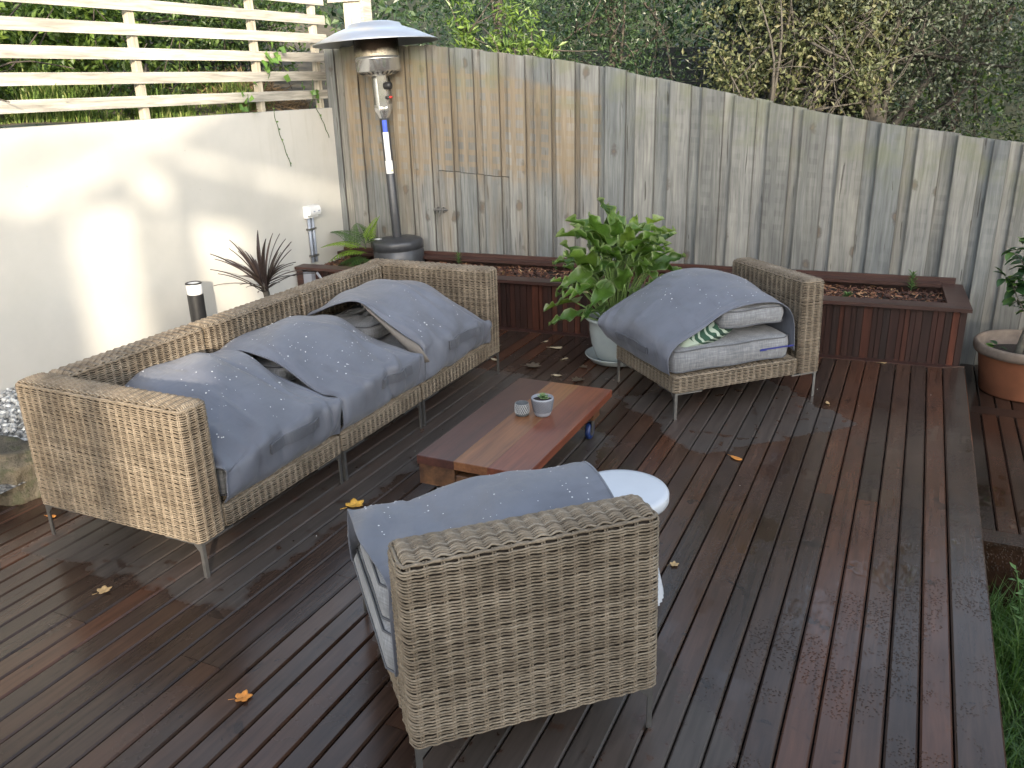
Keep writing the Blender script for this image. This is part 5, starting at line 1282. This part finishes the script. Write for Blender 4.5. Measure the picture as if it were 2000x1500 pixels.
for i, (x, y, rx, rz, n, L, m_, lb) in enumerate([
    (-6.6, 3.0, .8, .75, 4200, .085, 'shrubmid', 'leafy green shrub behind the left end of the slatted screen'),
    (-6.3, 4.3, .7, .65, 4000, .075, 'shrubbright', 'bright leaved shrub behind the screen left of its second post'),
    (-6.2, 5.3, .7, .7, 4200, .07, 'shrubbright', 'light green broad leaved shrub behind the second screen post'),
    (-6.3, 6.4, .8, .75, 4600, .06, 'shrubmid', 'dense dark shrub behind the screen near the fence corner'),
    (-8.0, 4.0, 1.5, 1.5, 6000, .11, 'shrubmid', 'big dark shrub higher on the bank at the left'),
    (-8.2, 6.4, 1.6, 1.6, 6000, .11, 'hedge', 'tall dark shrub on the bank behind the fence corner'),
    (-6.5, 7.3, .9, 1.0, 4200, .07, 'shrubmid', 'dark bushy shrub on the bank just beyond the tall corner post'),
    (-7.3, 5.6, .8, .9, 3600, .08, 'shrubbright', 'lighter shrub a step up the bank between two darker ones'),
    (-5.55, 3.75, .33, .30, 900, .06, 'shrubbright', 'low leafy clump just behind the screen between its two middle posts'),
    (-5.5, 5.1, .36, .34, 1000, .05, 'shrubmid', 'low clump of small leaves behind the lowest slats left of the second post'),
    (-5.6, 2.7, .4, .30, 1000, .07, 'shrubbright', 'low bright weed clump in the grass at the left end of the screen'),
    (-7.6, 1.6, 1.2, 1.2, 3500, .10, 'shrubmid', 'shrub on the bank at the far left edge of the picture')]):
    z = bz(x, y)
    tree('bank_shrub', lb, (x, y, z-.05), [(0, 0, 0), (.02, 0, rz*.5), (0, 0, rz*1.0)], .025 if rx < 1 else .05, [(0, 0, rz*.62, rx, rx, rz*.72), (.2, -.4, rz*.4, rx*.7, rx*.7, rz*.5)], n, L, m_, 'shrub', gs, seed=30+i, branches=10)

# ================================================================== TREES BEHIND THE FENCE
gt = 'trees and shrubs beyond the fence'
tree('hedge_tree', 'tall dark small leaved hedge tree beyond the fence behind the patio heater', (-4.6, 9.4, .3), [(0, 0, 0), (.05, 0, 1.2), (0, .1, 2.6)], .07,
     [(0, 0, 2.0, 1.1, .8, 1.3), (-.3, 0, 3.4, 1.1, .8, 1.2), (.6, -.1, 1.5, .7, .6, .9)], 15000, .060, 'hedge', group=gt, seed=1, wl=.34)
tree('hedge_tree', 'dark fine leaved hedge tree beyond the fence with pale upright shoots', (-3.1, 9.2, .3), [(0, 0, 0), (-.05, 0, 1.2), (0, .1, 2.6)], .06,
     [(0, 0, 1.8, .85, .7, 1.3), (0, 0, 3.1, .9, .7, 1.2), (.35, -.1, 1.3, .6, .5, .8)], 15000, .055, 'hedge', group=gt, seed=2, wl=.34)
tree('young_shrub', 'light green young shoots catching sun in front of the dark hedge', (-3.75, 8.1, .3), [(0, 0, 0), (.02, 0, 1.0), (0, 0, 1.9)], .02,
     [(0, 0, 1.75, .28, .2, .55), (-.55, 0, 1.9, .16, .16, .6), (.3, 0, 1.75, .2, .2, .35)], 1700, .10, 'shrubbright', 'shrub', gt, seed=3, wl=.28)
tree('dark_tree', 'very dark broad evergreen tree beyond the middle of the fence', (-1.9, 10.2, .3), [(0, 0, 0), (.05, 0, 1.6), (0, .1, 3.4)], .12,
     [(0, 0, 2.6, 1.0, .9, 1.3), (.2, 0, 4.0, 1.3, 1, 1.3), (.9, -.2, 1.7, .7, .6, .8)], 12000, .085, 'darkleaf', group=gt, seed=4, wl=.5)
tree('autumn_shrub', 'sunlit yellow olive shrub with thinning leaves beyond the fence', (-1.45, 8.3, .3), [(0, 0, 0), (.1, 0, .9), (.2, .1, 2.0)], .05,
     [(0, 0, 1.75, .55, .5, .65), (.45, .1, 1.5, .6, .5, .55), (.1, 0, 2.4, .6, .5, .5), (.75, .1, 2.0, .45, .5, .6)], 6500, .058, 'autumn', 'shrub', gt, wl=.55, seed=5, branches=40, bark='palebark', twig=.006)
tree('bare_shrub', 'sparse twiggy olive shrub beyond the fence right of the sunlit one', (-.75, 9.3, .3), [(0, 0, 0), (.1, 0, .9), (-.1, .1, 2.2)], .05,
     [(0, 0, 1.5, .7, .5, .7), (.2, .2, 2.2, .8, .5, .7)], 9000, .048, 'olive', 'shrub', gt, wl=.5, seed=6, branches=46, bark='palebark', twig=.006)
tree('leaning_tree', 'grey green tree with a leaning forked trunk beyond the right half of the fence', (-.30, 8.7, .2), [(.12, 0, 0), (-.02, 0, .9), (-.22, .05, 1.6), (-.5, .1, 2.6), (-.9, .2, 3.2)], .10,
     [(-.4, 0, 2.3, .9, .6, .55), (.55, .1, 1.75, .7, .5, .7), (.5, .2, 2.7, 1.0, .6, .7), (-.9, 0, 3.0, .8, .6, .6)], 17000, .043, 'greyolive', group=gt, bark='darkbark', wl=.6, seed=7, branches=46, twig=.008)
tree('olive_tree', 'fine leaved grey olive shrub beyond the lower right end of the fence', (1.35, 8.6, .0), [(0, 0, 0), (.05, 0, 1.0), (0, .1, 2.4)], .06,
     [(0, 0, 1.35, .8, .5, .75), (.2, 0, 2.2, .9, .6, .75), (.9, 0, 1.3, .7, .5, .8), (1.0, .2, 2.5, .9, .6, .9)], 21000, .040, 'greyolive', 'shrub', gt, wl=.5, seed=8, branches=50, twig=.006)
tree('back_tree', 'tall olive green tree filling the top right corner', (3.2, 11.0, .0), [(0, 0, 0), (.05, 0, 1.6), (0, .1, 3.4)], .10,
     [(0, 0, 2.2, 1.4, .8, 1.3), (-1.2, 0, 2.8, 1.3, .8, 1.1), (.6, 0, 3.6, 1.3, .8, 1.0)], 15000, .058, 'olive', group=gt, wl=.5, seed=9, branches=36)
tree('back_tree', 'tall dim green tree deep behind the twiggy shrubs', (.2, 11.8, .0), [(0, 0, 0), (.05, 0, 1.6), (0, .1, 3.6)], .12,
     [(0, 0, 2.0, 1.6, .8, 1.4), (.3, 0, 3.6, 1.6, .9, 1.4)], 9000, .09, 'shrubmid', group=gt, wl=.5, seed=10, branches=30)
# a dark paling wall and pale shrub glimpsed in the gap between the hedge and the dark tree
dk = thing('dark_boundary_fence', 'dark horizontal board fence glimpsed in the gap between hedge and dark tree', 'fence', (-2.6, 11.4, .3))
for k_ in range(14): MB().box(-1.6, 1.6, 0, .03, k_*.14, k_*.14+.132).build('board', 'darktimber', dk)
for x in (-1.2, .2, 1.3): MB().box(x, x+.08, .032, .10, 0, 2.3).build('post', 'darktimber', dk)
# far wooded mass up the slope
n_ = 22000; mb = MB(); P = np.stack([RNG.uniform(-22, 16, n_), RNG.uniform(14, 24, n_), np.zeros(n_)], 1)
top = 3.4+1.2*np.sin(P[:, 0]*.9)+.9*np.sin(P[:, 0]*2.3+1)+np.clip(-P[:, 0]*.12, -.4, 2)
P[:, 2] = RNG.random(n_)**.8*top+.5+(P[:, 1]-14)*.25
leaves(mb, P, rdir(n_), rdir(n_)+[0, -.4, .6], RNG.uniform(.14, .30, n_), .13, .15); mb.build('distant_wood', 'hedge', attr='rnd', kind='stuff')

# ================================================================== UNSEEN WALL BEHIND THE CAMERA (shaped to cast the deck shade and sun patches)
hs = thing('shade_wall', 'unseen gabled wall behind the camera, its openings shaped to throw the sun patches', 'shade_wall', (0, -4, 0))
def hb(x0, x1, z0, z1, name='wall', d=.10, y=0): return MB().box(x0, x1, y-d, y, z0, z1).build(name, 'shade_wall', hs)
def hquad(pts, name='gable', d=.10):
    return MB().hexa([(p[0], -d, p[1]) for p in pts], [(p[0], 0, p[1]) for p in pts]).build(name, 'shade_wall', hs)
hb(-.2, 1.16, -.6, 2.90, 'wall'); hquad([(-.2, 2.902), (1.16, 2.902), (1.16, 3.41), (-.2, 2.36+.56)], 'gable')
hb(1.162, 2.60, -.6, 1.75, 'low_shade_panel'); hb(1.63, 1.72, 1.752, 3.50, 'post'); hb(1.86, 1.975, 1.752, 3.50, 'post')
hquad([(1.162, 3.43), (1.605, 3.50), (1.605, 3.775), (1.162, 3.425)], 'gable')
hb(1.607, 3.60, 3.502, 3.545, 'beam'); hb(1.885, 3.60, 3.547, 3.895, 'beam'); hb(2.445, 2.50, 3.897, 3.985, 'strut')
hquad([(1.607, 3.80), (1.90, 3.82), (1.90, 3.985), (1.607, 3.785)], 'gable')
hquad([(1.902, 3.987), (3.60, 3.987), (3.60, 5.30), (3.32, 5.28)], 'gable')
hb(2.50, 3.60, -.6, 3.50, 'wall'); hb(3.602, 6.8, -.6, 5.42, 'wall'); hb(6.802, 10.2, -.6, 5.02, 'wall')
M['farleaf'] = mat_leaf('unseen_tree_leaf', [(.03, .06, .02), (.06, .10, .03)], .5, .2)
gh = 'unseen trees behind the camera'  # out of view, placed for the shade and dapple they cast
tree('unseen_tree', 'airy tree out of view behind the camera, its branch dapples the cream wall', (.55, -4.9, -.6), [(0, 0, 0), (.3, 0, 2.5), (.98, 0, 4.29), (1.22, 0, 4.55), (1.67, 0, 4.9)], .06,
     [(1.5, 0, 4.66, .30, .25, .20), (1.95, 0, 4.95, .30, .3, .16), (1.06, 0, 4.62, .20, .3, .14)], 80, .08, 'farleaf', group=gh, seed=60, branches=6)
tree('unseen_tree', 'thin unseen tree added to soften the sun through the wall openings', (2.6, -5.6, -.6), [(0, 0, 0), (0, 0, 1.8), (.1, 0, 3.4)], .05,
     [(-.1, 0, 2.9, .7, .3, .45), (.2, 0, 3.6, .7, .3, .4)], 520, .085, 'farleaf', group=gh, seed=61, branches=6)  # loose leaves added to break up the sun behind the openings
tree('unseen_tree', 'big dense unseen tree added to shade the trees at the right', (12.2, -4.6, -.6), [(0, 0, 0), (0, 0, 3), (.1, 0, 6)], .2,
     [(0, 0, 4.2, 2.2, 1.2, 2.0), (.6, 0, 6.2, 2.2, 1.2, 1.4), (3.5, 0, 5.2, 2.6, 1.2, 2.4)], 7000, .30, 'farleaf', group=gh, seed=62)  # crown added out of view to block sun from the right hand trees
